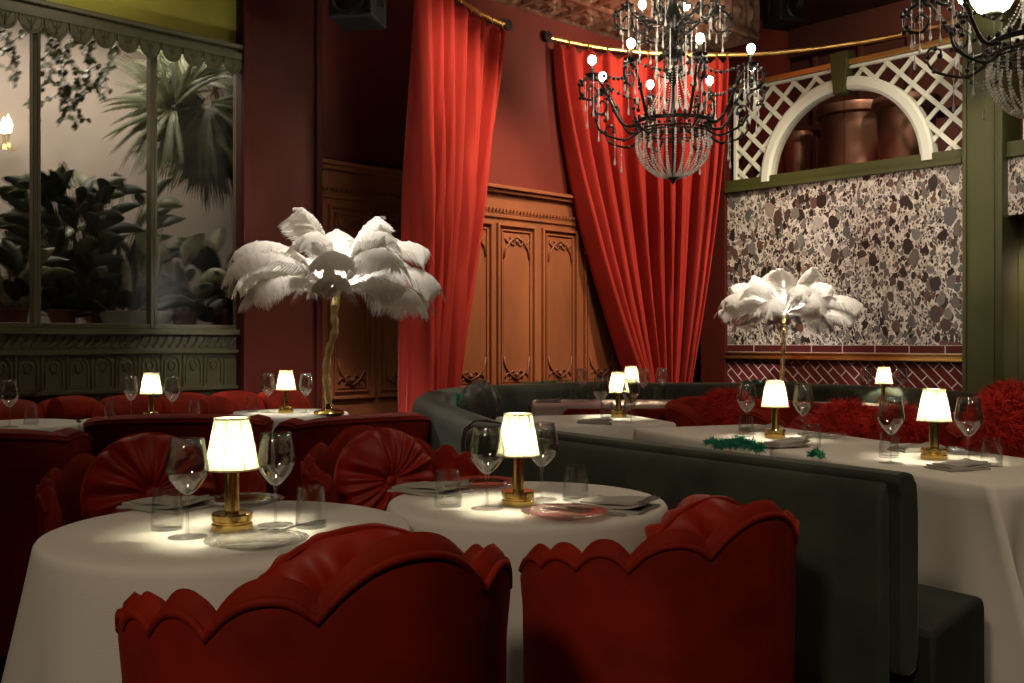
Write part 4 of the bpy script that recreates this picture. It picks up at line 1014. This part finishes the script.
for k, s, px, py in (('t1', 'left', 187.5, 537), ('t1', 'right', 275.6, 525), ('t2', 'left', 487, 508.5), ('t2', 'right', 541.8, 499.5), ('l2', 'left', 131, 418.5), ('l2', 'right', 172.5, 420), ('l3', 'left', 268, 412.5), ('l3', 'right', 306, 412.5),
                     ('r1', 'left', 891, 463), ('r1', 'right', 968.5, 465.5), ('r2', 'left', 747, 434), ('r2', 'right', 803, 438), ('r3', 'left', 601, 419.5), ('r3', 'right', 631, 424), ('f2', 'left', 866, 401.5), ('f2', 'right', 901, 401)):
    put(WINE, T(px, py), 0, 'empty wine glass %s of the lamp %s' % (s, NM[k]), group='empty wine glasses', scale={'t1': (1, 1, 0.92), 't2': (1, 1, 0.885)}.get(k))
put(WINE, T(9.5, 427), 0, 'empty wine glass on the small table at the left edge', group='empty wine glasses')
for s, px, py in (('leftmost', 581.6, 401.5), ('just right of the lamp,', 643.5, 401.5), ('rightmost', 662, 400)):
    put(WINE, T(px, py), 0, 'empty wine glass, %s on the pink clothed table before the curtain' % s.strip(','), group='empty wine glasses')
for k, s, px, py in (('t1', 'left', 167.2, 529), ('t1', 'right', 311, 527), ('t2', 'left', 448, 506), ('t2', 'right', 575.5, 500), ('l2', 'left', 109.5, 417), ('l2', 'right', 194, 417), ('l3', 'left', 252, 411.5), ('l3', 'right', 324, 413),
                     ('r1', 'left', 889, 457.5), ('r1', 'right', 991.5, 466), ('r2', 'left', 746, 436.5), ('r2', 'right', 812, 447), ('r3', 'left', 607, 419), ('r3', 'right', 629.5, 417.5), ('f2', 'left', 858, 402.5), ('f2', 'right', 911, 402.5)):
    put(TUM, T(px, py), 0, 'clear water tumbler %s of the lamp %s' % (s, NM[k]), group='water tumblers')
put(TUM, T(31, 424), 0, 'clear water tumbler on the small table at the left edge', group='water tumblers')
for i, (s, px, py) in enumerate((('leftmost', 573, 401), ('left of the lamp,', 591, 401), ('right of the lamp,', 657, 399.5), ('rightmost', 669.5, 399.5))):
    put(TUM, T(px, py), 0, 'clear water tumbler, %s on the pink clothed table before the curtain' % s.strip(','), group='water tumblers')
for k, s, px, py, pr in (('t1', 'behind the lamp', 243, 505, PLATE), ('t1', 'in front of the lamp', 257, 546, PLATE), ('r1', 'right of the lamp', 962, 454, PLATE), ('r2', 'right of the lamp', 822, 438, PLATE)):
    put(pr, T(px, py), 0.3, 'clear cut glass plate %s %s' % (s, NM[k]), group='glass plates')
put(PLATEP, T(482, 486), 0.1, 'rose tinted glass plate behind the lamp on the round table beside the booth', group='glass plates')
put(PLATEP, T(565, 517), 0.1, 'rose tinted glass plate in front of the lamp on the round table beside the booth', group='glass plates')
for k, s, px, py, rz in (('t1', 'left of the lamp', 166, 508, -0.45), ('t2', 'left of the lamp', 430, 492, -0.55), ('t2', 'right of the lamp', 613, 508, -0.5), ('r1', 'in front of the lamp', 957, 469, 0.35), ('r1', 'behind the lamp', 915, 451, 0.2), ('r2', 'in front of the lamp', 784, 446, 0.5), ('r2', 'behind the lamp', 760, 431, 0.3), ('r3', 'left of the lamp', 594, 423, 0.05), ('f1', 'at the left end', 548, 402.5, 0.1)):
    put(NAP, T(px, py), rz, 'folded grey napkin %s %s' % (s, NM[k]), group='folded grey napkins', scale=0.92 if k[0] in 't' else 0.8)
put(FORK, T(309, 527)+Vector((-0.03, -0.01, 0)), 2.6, 'fork by the right tumbler on the nearest round table', group='cutlery')
q = T(577, 505); put(FORK, q, 2.1, 'fork beside the napkin on the round table beside the green booth', group='cutlery')
q = T(606, 513); q.z += 0.001; put(KNIFE, T(584, 513), 1.05, 'knife beside the napkin on the round table beside the green booth', group='cutlery')
# ornate little goblets on the left table
gb = MB().lathe([(0.001, 0), (0.03, 0), (0.03, 0.004), (0.008, 0.012), (0.006, 0.03), (0.012, 0.038), (0.006, 0.046), (0.008, 0.06), (0.03, 0.072), (0.036, 0.10), (0.030, 0.118), (0.033, 0.135), (0.031, 0.135), (0.027, 0.118), (0.033, 0.10), (0.026, 0.076), (0.001, 0.068)], 24, mod=lambda t, r, z: 1+0.06*math.cos(8*t)*(z > 0.07)).build('ornate_goblet', 'plate_pink', sharp=50)
gb['category'] = 'goblet'
q = T(34, 413.5); put(gb, q, 0, 'small ornate goblet behind the tumbler on the small table at the left edge', group='ornate goblets', scale=1.0)
q = T(21, 413.5); put(gb, q, 0.4, 'small ornate goblet beside the wine glass on the small table at the left edge', group='ornate goblets', scale=1.15)

# ------------------------------------------------------------------ feathery cushions and boas
def fluff(mb, fn, n, ln, w, seed, grav=0.5):
    r = random.Random(seed)
    for i in range(n):
        p, nn = fn(r); d = Vector(nn)+Vector((r.uniform(-.7, .7), r.uniform(-.7, .7), r.uniform(-.5, .7))); d.normalize()
        side = d.cross(Vector((r.uniform(-1, 1), r.uniform(-1, 1), r.uniform(-1, 1)))); side.normalize()
        L2 = ln*r.uniform(.5, 1.2); pts = [Vector(p)]; cu = Vector((r.uniform(-1, 1), r.uniform(-1, 1), r.uniform(-1, .6)))*0.55
        for k in range(3):
            d = (d+Vector((0, 0, -grav*0.25))+cu).normalized(); pts.append(pts[-1]+d*L2/3)
        mb.ribbon(pts, [w, w*0.9, w*0.6, w*0.1], side)
def fluffy_cushion(px, py, Z, rx, rz_, label, seed):
    mb = MB(); mb.lathe([(0.001, -rz_*0.85)]+[(rx*0.85*math.cos(D(a)), rz_*0.85*math.sin(D(a))) for a in range(-75, 90, 15)]+[(0.001, rz_*0.85)], 24)
    for i, v in enumerate(mb.v): mb.v[i] = (v[0], v[1]*0.5, v[2])
    def fn(r):
        a, b = r.uniform(0, 2*PI), math.asin(r.uniform(-.8, 1)); n_ = Vector((math.cos(a)*math.cos(b), math.sin(a)*math.cos(b)*0.9, math.sin(b)))
        return (n_.x*rx*0.83, n_.y*rx*0.45, n_.z*rz_*0.83), n_
    fluff(mb, fn, 6500, 0.06, 0.0022, seed, 0.9)
    o = mb.build('feather_cushion', 'redfluff', loc=P(px, py, Z), rz=0.35, sharp=0); tag(o, label, 'cushion', 'red feathery cushions')
fluffy_cushion(727, 412, 5.75, 0.20, 0.13, 'red feathery cushion standing tall just left of the middle booth lamp', 1)
fluffy_cushion(752, 420, 5.5, 0.14, 0.10, 'small red feathery cushion directly behind the middle booth lamp', 2)
fluffy_cushion(846, 425, 4.80, 0.18, 0.11, 'red feathery cushion below the far lamp and left of the near booth lamp', 3)
fluffy_cushion(898, 428, 4.66, 0.17, 0.10, 'red feathery cushion half hidden by the near lamp of the long tables', 4)
fluffy_cushion(1006, 428, 4.0, 0.20, 0.15, 'red feathery cushion at the right edge of the photo', 5)
fluffy_cushion(1010, 408, 4.25, 0.16, 0.10, 'upper red feathery cushion behind another at the right edge', 6)
def boa(pts, n, ln, label, seed, w=0.0022, rad=0.010):
    o0 = Vector(pts[0]); sp_ = spline([Vector(p)-o0 for p in pts], 40); mb = MB().tube(sp_, rad, 6)
    def fn(r):
        k = r.random()*39; i = int(k); p = sp_[i].lerp(sp_[i+1], k-i); a = r.uniform(0, 2*PI)
        t = (sp_[i+1]-sp_[i]).normalized(); u = t.cross(Vector((0, 0, 1))).normalized(); v = u.cross(t)
        return p, u*math.cos(a)+v*abs(math.sin(a))
    fluff(mb, fn, int(n*1.6), ln*0.85, w, seed, 1.0)
    tag(mb.build('feather_boa', 'boa', loc=o0, sharp=0), label, 'feather boa', 'emerald feather boas')
boa([TP(716, 446, .77), TP(735, 443, .785), TP(745, 444, .785), TP(762, 449, .77)], 1300, 0.042, 'emerald feather boa lying on the middle table by the booth back', 1)
boa([TP(706, 443, .765), TP(713, 441, .775), TP(719, 444, .765)], 160, 0.03, 'small emerald feather tuft left of the boa on the middle table', 3)
boa([TP(811, 455, .76), TP(817, 452, .775), TP(822, 457, .76)], 200, 0.028, 'small emerald feather tuft on the cloth between the two long tables', 2)
boa([P(515, 392, 7.33), P(535, 389, 7.36), P(560, 388, 7.38), P(592, 390, 7.36)], 2600, 0.09, 'long emerald feather boa along the booth back below the wall panels', 4, 0.0035)
boa([P(443, 398, 6.5), P(455, 401, 6.4), P(468, 404, 6.2)], 1500, 0.08, 'emerald feather boa inside the curve of the green booth', 5, 0.0035)
boa([P(746, 386, 7.38), P(765, 386, 7.36), P(785, 388, 7.33), P(802, 388, 7.30)], 1800, 0.075, 'emerald feather boa on the booth back behind the small feather lamp', 6, 0.003)
sc_ = MB().sphere((0, 0, 0), 0.16, 28, 1.0)
for i, v in enumerate(sc_.v):
    x, y, z = v; t = math.atan2(z, x); sc_.v[i] = (x*(1+0.03*math.sin(9*t)), y*0.45+0.015*math.sin(7*x*10+z*20), z*(1+0.02*math.sin(5*t)))
tag(sc_.build('silk_cushion', 'silk', loc=P(480, 405, 6.3), rz=0.8, sharp=0), 'dark grey silk cushion inside the curve of the green booth', 'cushion')
# ------------------------------------------------------------------ chandeliers
def make_chandelier():
    root = empty('chandelier')
    # local z = 0 at the tip under the bead bowl
    ZRIM, RR = 0.355, 0.25
    st = MB()
    st.lathe([(0.001, -0.035), (0.012, -0.025), (0.018, -0.012), (0.05, 0.012), (0.055, 0.022), (0.03, 0.035), (0.010, 0.045), (0.008, 0.30), (0.02, 0.34), (0.03, 0.36), (0.012, 0.40), (0.010, 0.60), (0.035, 0.66), (0.055, 0.70), (0.03, 0.74), (0.045, 0.79), (0.07, 0.83), (0.04, 0.88), (0.025, 0.95), (0.06, 1.0), (0.075, 1.05), (0.045, 1.09), (0.03, 1.15), (0.04, 1.25), (0.02, 1.33), (0.012, 1.45)], 20)
    st.build('stem', 'iron', root, sharp=50)
    # chain up to the ceiling
    ch = MB(); z = 1.45
    k = 0
    while z < CHTOP:
        pts = [((0.018*math.cos(q*PI/6), 0, z+0.03+0.032*math.sin(q*PI/6)) if k % 2 else (0, 0.018*math.cos(q*PI/6), z+0.03+0.032*math.sin(q*PI/6))) for q in range(13)]
        ch.tube(pts, 0.005, 5); z += 0.05; k += 1
    ch.build('chain', 'iron', root)
    # pierced crown band
    cb = MB()
    for (zz_, r_) in ((ZRIM-0.065, RR-0.012), (ZRIM-0.045, RR-0.012), (ZRIM, RR), (ZRIM+0.012, RR+0.004)):
        cb.tube([(r_*math.cos(2*PI*q/48), r_*math.sin(2*PI*q/48), zz_) for q in range(49)], 0.007, 6)
    for q in range(24):
        t = 2*PI*q/24; c, s = math.cos(t), math.sin(t)
        cb.tube([(c*(RR-0.012), s*(RR-0.012), ZRIM-0.06), (c*RR, s*RR, ZRIM)], 0.004, 5)
        cb.sphere((c*(RR+0.003), s*(RR+0.003), ZRIM+0.03), 0.012, 8, 1.5)
        t2 = t+PI/24; cb.sphere((math.cos(t2)*(RR-0.006), math.sin(t2)*(RR-0.006), ZRIM-0.025), 0.012, 8)
    cb.build('crown_band', 'iron', root, sharp=0)
    # bead bowl
    def strand(pts, n, r0, r1=None):
        mb = MB(); sp_ = spline(pts, n)
        for i, p in enumerate(sp_): mb.sphere(p, r0 if r1 is None else r0+(r1-r0)*i/n, 6)
        return mb
    bow = strand([(RR-0.014, 0, ZRIM-0.065), (RR-0.012, 0, ZRIM-0.16), (RR-0.055, 0, ZRIM-0.255), (RR-0.13, 0, ZRIM-0.32), (0.05, 0, ZRIM-0.345)], 24, 0.0088, 0.0066).build('bead_strand', 'crystal', root, sharp=0)
    N = 27
    for q in range(1, N):
        c = bow.copy(); COL.objects.link(c); c.rotation_euler[2] = 2*PI*q/N
    ten = strand([(RR-0.01, 0, ZRIM+0.02), (RR*0.62, 0, ZRIM+0.10), (RR*0.36, 0, ZRIM+0.23), (0.05, 0, ZRIM+0.37)], 26, 0.006, 0.004).build('bead_strand', 'crystal', root, sharp=0)
    for q in range(1, 16):
        c = ten.copy(); COL.objects.link(c); c.rotation_euler[2] = 2*PI*q/16
    # arms
    def arm(R, zc, r_in, z_in, big):
        mb = MB()
        zt_ = zc-0.10
        path = spline([(r_in, 0, z_in), (r_in+(R-r_in)*0.35, 0, z_in-0.01+0.02*big), (r_in+(R-r_in)*0.75, 0, zt_-0.05), (R*1.0, 0, zt_+0.01-0.0), (R+0.075, 0, zt_-0.035), (R+0.068, 0, zt_-0.115), (R-0.005, 0, zt_-0.135), (R-0.035, 0, zt_-0.08), (R+0.005, 0, zt_-0.045), (R+0.03, 0, zt_-0.08)], 48)
        mb.tube(path, [0.011-0.005*i/48 for i in range(49)], 7)
        low = spline([(r_in, 0, z_in-0.05), (r_in+(R-r_in)*0.3, 0, z_in-0.10), (r_in+(R-r_in)*0.75, 0, z_in-0.06), (R-0.03, 0, z_in+0.0), (R-0.04, 0, z_in+0.06), (R-0.09, 0, z_in+0.05), (R-0.085, 0, z_in+0.01)], 36)
        mb.tube(low, [0.009-0.004*i/36 for i in range(37)], 6)
        for f in (0.3, 0.5, 0.7, 0.9):
            p = path[int(f*30)]
            mb.sphere((p.x, 0, p.z+0.012), 0.016, 8); mb.sphere((p.x+0.015, 0.012, p.z-0.012), 0.013, 8); mb.sphere((p.x-0.012, -0.012, p.z-0.008), 0.012, 8)
        for p in low[6::7]: mb.sphere(p, 0.014, 8)
        a = mb.build('arm', 'iron', root, sharp=0)
        MB().lathe([(0.001, zc-0.115), (0.012, zc-0.11), (0.014, zc-0.09), (0.045, zc-0.078), (0.048, zc-0.072), (0.02, zc-0.07), (0.016, zc-0.055), (0.001, zc-0.055)], 16, (R, 0, 0)).build('drip_pan', 'iron', a, sharp=50)
        MB().lathe([(0.001, zc-0.07), (0.010, zc-0.07), (0.010, zc-0.012), (0.006, zc-0.008), (0.001, zc-0.008)], 12, (R, 0, 0)).build('candle', 'candle', a, sharp=50)
        MB().lathe([(0.001, zc-0.012), (0.010, zc-0.008), (0.024, zc+0.010), (0.027, zc+0.026), (0.019, zc+0.044), (0.001, zc+0.054)], 14, (R, 0, 0)).build('bulb', 'bulb', a, sharp=0)
        def drop(x, y, z0, L_):
            dr = MB()
            dr.tube([(x, y, z0), (x, y, z0-L_)], 0.0022, 4)
            dr.sphere((x, y, z0-0.25*L_), 0.007, 6); dr.sphere((x, y, z0-0.5*L_), 0.006, 6)
            dr.lathe([(0.0005, 0.03), (0.003, 0.012), (0.007, -0.014), (0.0085, -0.024), (0.006, -0.034), (0.0005, -0.038)], 6, (x, y, z0-L_))
            dr.build('crystal_drop', 'crystal', a, sharp=50)
        drop(R+0.044, 0.0, zc-0.078, 0.20*big); drop(R-0.044, 0.0, zc-0.078, 0.17*big); drop(R, 0.044, zc-0.078, 0.24*big); drop(R, -0.044, zc-0.078, 0.15*big)
        drop(R+0.03, 0, zt_-0.085, 0.20*big)
        drop(R*0.72, 0, z_in-0.06, 0.17*big)
        return a
    def ring_of(a, n, ph):
        for q in range(n):
            c = a if q == 0 else copy_tree(a)
            c.rotation_euler[2] = ph+2*PI*q/n
    ring_of(arm(0.54, 0.734, RR-0.01, ZRIM-0.01, 1.0), 8, 0.0)
    ring_of(arm(0.30, 1.20, 0.05, 1.02, 0.75), 6, 0.45)
    # black bead garland between the lower arms
    gm = MB()
    for i in range(9):
        f = i/8; an = f*PI/4; r_ = 0.46-0.05*math.sin(PI*f); gm.sphere((r_*math.cos(an), r_*math.sin(an), 0.655-0.05*math.sin(PI*f)), 0.013, 8)
    pts = [((0.46-0.05*math.sin(PI*i/16))*math.cos(i/16*PI/4), (0.46-0.05*math.sin(PI*i/16))*math.sin(i/16*PI/4), 0.655-0.05*math.sin(PI*i/16)) for i in range(17)]
    gm.tube(pts, 0.002, 4)
    g0 = gm.build('bead_garland', 'iron', root, sharp=0)
    for q in range(1, 8):
        c = g0.copy(); COL.objects.link(c); c.rotation_euler[2] = q*PI/4
    # scroll cage around the stem
    cg = MB()
    for q in range(6):
        t = 2*PI*q/6+0.2; c, s = math.cos(t), math.sin(t)
        for (zb_, zt2, w) in ((0.66, 0.98, 0.10), (1.0, 1.3, 0.12)):
            pl_ = spline([(0.03, 0, zb_), (w, 0, zb_+0.03), (w*1.05, 0, zb_+0.12), (w*0.45, 0, (zb_+zt2)/2+0.02), (w*0.8, 0, zt2-0.06), (w*0.5, 0, zt2), (w*0.3, 0, zt2-0.05)], 24)
            cg.tube([(p.x*c, p.x*s, p.z) for p in pl_], 0.007, 5)
            for p in pl_[4::6]: cg.sphere((p.x*c, p.x*s, p.z), 0.015, 6)
    cg.build('scroll_cage', 'iron', root, sharp=0)
    for q in range(14):
        cd = MB()
        t = 2*PI*q/14; r_ = 0.09+0.03*(q % 2); z0 = 0.95 if q % 2 else 0.72
        cd.tube([(r_*math.cos(t), r_*math.sin(t), z0), (r_*math.cos(t), r_*math.sin(t), z0-0.22)], 0.004, 5)
        cd.lathe([(0.0005, 0.03), (0.012, -0.02), (0.013, -0.032), (0.0005, -0.05)], 6, (r_*math.cos(t), r_*math.sin(t), z0-0.24))
        cd.build('crystal_drop', 'crystal', root, sharp=50)
    return root
tip1 = P(673, 179, 6.5); CHTOP = ZC-tip1.z-0.04
ch1 = make_chandelier(); ch1.location = tip1
ch1.rotation_euler[2] = D(-90+8)
MB().lathe([(0.001, ZC-tip1.z-0.05), (0.09, ZC-tip1.z-0.03), (0.10, ZC-tip1.z), (0.001, ZC-tip1.z)], 24).build('ceiling_rose', 'iron', ch1)
tag(ch1, 'black iron candle chandelier with crystal bead bowl in front of the wide scarlet curtain', 'chandelier', 'black crystal chandeliers')
ch2 = copy_tree(ch1); ch2.location = (2.53, 4.75, tip1.z); ch2.rotation_euler[2] = D(-90+15)
tag(ch2, 'black crystal chandelier cut off by the upper right corner of the photo', 'chandelier', 'black crystal chandeliers')

# opal globe light
q = P(993, -7, 7.2); gb_ = empty('pendant_light', q); tag(gb_, 'glowing opal globe light in front of the green post, upper right', 'lamp')
MB().lathe([(0.001, -0.155), (0.06, -0.148), (0.11, -0.115), (0.148, -0.05), (0.155, 0.0), (0.14, 0.07), (0.09, 0.13), (0.05, 0.15), (0.001, 0.15)], 36).build('globe', 'opal', gb_)
MB().lathe([(0.001, -0.19), (0.03, -0.185), (0.065, -0.16), (0.06, -0.146), (0.001, -0.152)], 20).build('finial', 'post', gb_)
MB().lathe([(0.001, 0.148), (0.06, 0.148), (0.05, 0.18), (0.012, 0.2), (0.012, ZC-q.z), (0.001, ZC-q.z)], 20).build('stem', 'gold', gb_)

# ------------------------------------------------------------------ feather palm lamps
def feather_mesh(L_, W_, e0, droop, seed, curl=0.0):
    r = random.Random(seed); N = 34; ang = e0; p = Vector((0.035, 0, 0)); pts, tans, nrm = [], [], []
    for i in range(N+1):
        s = i/N; t = Vector((math.cos(ang), 0, math.sin(ang))); pts.append(p.copy()); tans.append(t); nrm.append(Vector((-math.sin(ang), 0, math.cos(ang))))
        p = p+t*(L_/N); ang -= droop/N*(0.35+2.1*s**1.6)
    def ww(s): return W_*(0.10+0.90*min(1, s*1.7)**1.4)*(1-max(0, (s-0.72)/0.28)**2.2*0.85)
    yb = [0.03*curl*math.sin(s_*3/N)*L_ for s_ in range(N+1)]
    def pos(s, q, wsc=1.0):
        k = s*N; i = min(N-1, int(k)); f = k-i; pp = pts[i].lerp(pts[i+1], f); t = tans[i].lerp(tans[i+1], f); n_ = nrm[i].lerp(nrm[i+1], f)
        w = ww(s)*wsc; a = abs(q)
        return pp+Vector((0, 1, 0))*(q*w*(1-0.18*a))+t*(a*w*0.55)-n_*(a**1.8*w*0.62)+Vector((0, yb[i], 0))
    mb = MB(); rows = []
    for i in range(N+1):
        s = 0.04+0.96*i/N
        rows.append([pos(s, (-0.90+1.80*j/12)*(1-0.06*((i*7)%3)/2))+Vector((0, 0, 0.006*math.sin(i*1.9+j*0.3)+0.004*math.sin(i*3.7))) for j in range(13)])
    mb.grid(rows)
    nb = 150
    for sgn in (-1, 1):
        for i in range(nb):
            s = 0.05+0.95*(i+r.random())/nb; sc_ = r.uniform(0.93, 1.09); lift = r.uniform(-.006, .008)
            pl_ = [pos(min(1, s+0.02*k*0.3), sgn*(0.10+0.27*k), sc_)+Vector((0, r.uniform(-.003, .003), lift*k/3-(0.008*max(0, k-2)))) for k in range(5)]
            mb.ribbon(pl_, [0.0022, 0.0026, 0.0024, 0.0018, 0.0004], tans[min(N, int(s*N))])
    # tip tuft
    for i in range(40):
        q = r.uniform(-1, 1); a = pos(1.0, q*0.6); t = tans[-1]
        pl_ = [a, a+t*0.02+Vector((0, q*0.012, -0.004)), a+t*0.04*r.uniform(.6, 1.2)+Vector((0, q*0.02, -0.018)), a+t*0.05*r.uniform(.6, 1.2)+Vector((0, q*0.024, -0.036))]
        mb.ribbon(pl_, [0.003, 0.003, 0.002, 0.0004], (0, 1, 0))
    qm = MB().tube([pts[i]+Vector((0, yb[i], 0.002)) for i in range(0, N+1, 2)], [0.004*(1-0.8*i/N) for i in range(0, N+1, 2)], 5)
    return mb, qm
def feather_lamp(H, watt, pole):
    root = empty('feather_lamp')
    sp_ = spline(pole, 40)
    MB().tube(sp_, [0.022+0.004*math.sin(i*1.3) for i in range(41)], 9).build('pole', 'goldleaf', root, sharp=0)
    MB().lathe([(0.001, 0), (0.085, 0), (0.09, 0.008), (0.08, 0.018), (0.03, 0.03), (0.02, 0.06), (0.001, 0.06)], 30).build('base', 'gold', root)
    top = sp_[-1]
    MB().lathe([(0.001, 0), (0.018, 0.003), (0.03, 0.03), (0.042, 0.07), (0.045, 0.10), (0.036, 0.13), (0.018, 0.15), (0.001, 0.155)], 20).build('bulb', M['palmbulb'], root, loc=(top.x, top.y, H+0.03))
    r = random.Random(11); k = 0
    for (n, e0, dr, L_, W_, ph) in ((5, 76, 52, 0.52, 0.13, 0.45), (7, 58, 92, 0.64, 0.145, 0.12), (8, 38, 84, 0.70, 0.15, 0.0), (7, 20, 58, 0.62, 0.14, 0.3)):
        for i in range(n):
            mb, qm = feather_mesh(0.96*L_*r.uniform(.9, 1.1), W_*r.uniform(.9, 1.1), D(e0+r.uniform(-8, 8)), D(dr+r.uniform(-14, 14)), 100+k, r.uniform(-1, 1))
            f = mb.build('feather', 'feather', root, loc=(top.x, top.y, H), rz=2*PI*(i+ph)/n+r.uniform(-.12, .12), sharp=0)
            qm.build('quill', 'quill', f, sharp=0); k += 1
    return root
M['palmbulb'] = emit('palm_bulb', (1.0, 0.95, 0.85, 1), 330)
b1 = TP(329, 414, 0.752); H1 = EYE-(288-CY)*b1.y/F-0.752
def k_(px, py): 
    q = P(px, py, b1.y); return (q.x-b1.x, 0, q.z-b1.z)
fl1 = feather_lamp(H1, 0, [(0, 0, 0.02), k_(328, 395), k_(326, 372), k_(329, 350), k_(335, 330), k_(334, 312), k_(338, 288)])
fl1.location = b1; tag(fl1, 'large white ostrich feather palm lamp on a twisted gold pole, left', 'lamp', 'white feather palm lamps')
fl2 = copy_tree(fl1); q = P(783, 330, 8.0); fl2.location = (q.x, q.y, 0.0); fl2.rotation_euler[2] = 1.1
s2_ = 0.86; fl2.scale = (s2_, s2_, s2_)
H2 = EYE-(314-CY)*8.0/F
for c in fl2.children:
    # the second lamp stands on the floor: its pole is longer below the crown
    if c.name.startswith(('pole', 'base')): continue
    c.location.z += H2/s2_-H1
for c in list(fl2.children):
    if c.name.startswith('pole'):
        m2 = MB(); tx = [ch_ for ch_ in fl2.children if ch_.name.startswith('bulb')][0].location
        h2 = H2/s2_
        m2.tube(spline([(0, 0, 0.02), (0.03, 0, h2*0.3), (-0.02, 0.01, h2*0.55), (0.0, 0, h2*0.75), (tx.x*0.6, tx.y, h2*0.88), (tx.x, tx.y, h2)], 60), [0.020+0.004*math.sin(i*1.3) for i in range(61)], 9)
        nm = m2.build('pole', 'goldleaf', fl2, sharp=0); bpy.data.objects.remove(c)
tag(fl2, 'smaller white feather palm lamp in front of the terrazzo wall', 'lamp', 'white feather palm lamps')

# ------------------------------------------------------------------ light
def spot(name, loc, target, watt, angle, blend=0.6, col=(1.0, 0.80, 0.58), rad=0.08):
    l = bpy.data.lights.new(name, 'SPOT'); l.energy = watt; l.spot_size = D(angle); l.spot_blend = blend; l.color = col; l.shadow_soft_size = rad
    o = bpy.data.objects.new(name, l); COL.objects.link(o); o.location = loc
    o.rotation_euler = (Vector(target)-Vector(loc)).to_track_quat('-Z', 'Y').to_euler(); return o
def area(name, loc, target, watt, sx, sy, col=(1.0, 0.82, 0.62)):
    l = bpy.data.lights.new(name, 'AREA'); l.energy = watt; l.shape = 'RECTANGLE'; l.size = sx; l.size_y = sy; l.color = col
    o = bpy.data.objects.new(name, l); COL.objects.link(o); o.location = loc
    o.rotation_euler = (Vector(target)-Vector(loc)).to_track_quat('-Z', 'Y').to_euler(); return o
spot('ceiling_spot_curtain', (2.4, 6.2, 4.6), (1.25, 9.1, 2.3), 580, 56, 0.7)
spot('ceiling_spot_curtain_left', (1.1, 6.7, 4.6), (-0.25, 7.5, 2.5), 420, 56, 0.7)
spot('ceiling_spot_panel', (1.0, 6.2, 4.5), AB(5.95, 6.15, 1.7), 260, 44, 0.8)
spot('ceiling_spot_terrazzo', (2.0, 5.6, 4.5), (2.9, 8.2, 1.9), 330, 50, 0.8, col=(1.0, 0.86, 0.70))
spot('ceiling_spot_lattice', (3.2, 6.0, 4.4), (3.3, 7.9, 2.9), 160, 60, 0.8)
spot('ceiling_spot_lime', AB(2.2, 4.6, 3.3), AB(2.0, 6.15, 4.0), 60, 80, 0.9, col=(1.0, 0.9, 0.6))
spot('ceiling_spot_dado', AB(2.2, 3.6, 4.5), AB(2.2, 6.15, 1.4), 60, 70, 0.9)
spot('fill_spot_tables', (-0.5, 1.2, 4.4), (-0.3, 2.6, 0.8), 60, 55, 0.9, rad=0.25)  # added soft fill over the front round tables, not a room fitting
spot('fill_spot_row', (1.2, 2.2, 4.4), (1.4, 4.2, 0.8), 120, 60, 0.9, rad=0.25)  # unseen fill added above the row of long tables
spot('fill_spot_front', (-1.5, -1.8, 3.6), (0.0, 1.9, 0.6), 250, 42, 0.9, rad=0.3)  # added fill from behind the camera for the front chairs
spot('fill_spot_feathers', (-0.72, 4.35, 4.6), (-1.0, 5.83, 1.80), 800, 25, 0.8, col=(1.0, 0.92, 0.82))  # unseen spot added to whiten the large feather crown
spot('fill_spot_small_feathers', (1.4, 5.2, 4.5), (2.2, 8.0, 1.62), 900, 17, 0.8, col=(1.0, 0.92, 0.82))  # likewise added, brightens the smaller feather crown
spot('fill_spot_chandelier', (-0.2, 3.6, 4.5), (1.05, 6.5, 2.5), 230, 26, 0.9, rad=0.2)  # fill added so that the crystal beads come out brighter
spot('fill_spot_right', (2.7, -0.6, 4.0), (1.5, 3.2, 0.6), 150, 40, 0.9, rad=0.25)  # extra fill added on the right for the cloth's end face
spot('fill_spot_back', (-1.2, 3.4, 4.5), (-1.3, 5.3, 0.8), 45, 50, 0.9, rad=0.2)  # added fill for the back row, no fixture belongs to it
area('greenhouse_light', AB(2.4, 7.0, 3.5), AB(2.4, 7.2, 0.0), 50, 2.0, 0.5, (1.0, 0.88, 0.76))
spot('fill_tin', AB(6.8, 4.6, 3.5), AB(6.9, 5.8, 4.2), 95, 120, 0.9)  # unseen upward fill added to lift the dark tin
spot('fill_back_wall', AB(8.8, 3.4, 4.6), AB(10.3, 4.8, 3.9), 90, 90, 0.9)  # added fill for the red-brown wall behind the lattice
spot('fill_bay', AB(8.4, 2.5, 2.1), AB(8.8, 2.9, 1.0), 45, 120, 0.9)  # added fill for the dark bay beside the post
spot('fill_mezzanine', AB(8.6, 4.2, 4.6), AB(9.4, 4.3, 2.9), 110, 80, 0.9)  # added fill for the drums behind the arch
w = bpy.data.worlds.new('World'); SC.world = w; w.use_nodes = True
w.node_tree.nodes['Background'].inputs['Color'].default_value = (1.0, 0.72, 0.5, 1); w.node_tree.nodes['Background'].inputs['Strength'].default_value = 0.012

# ------------------------------------------------------------------ camera
cam = bpy.data.cameras.new('camera'); co_ = bpy.data.objects.new('camera', cam); COL.objects.link(co_)
cam.sensor_width = 36; cam.lens = F/1024*36; co_.location = (0, 0, EYE); co_.rotation_euler = (PI/2, 0, 0); cam.clip_start = 0.05
SC.camera = co_
vs = SC.view_settings; vs.view_transform = 'Standard'; vs.look = 'None'; vs.gamma = 1; vs.use_curve_mapping = False; vs.exposure = 0.0
cy = SC.cycles
cy.use_denoising = True; cy.transparent_max_bounces = 40; cy.max_bounces = 8; cy.diffuse_bounces = 3; cy.glossy_bounces = 3
cy.sample_clamp_indirect = 4.0; cy.sample_clamp_direct = 0; cy.caustics_reflective = False; cy.caustics_refractive = False
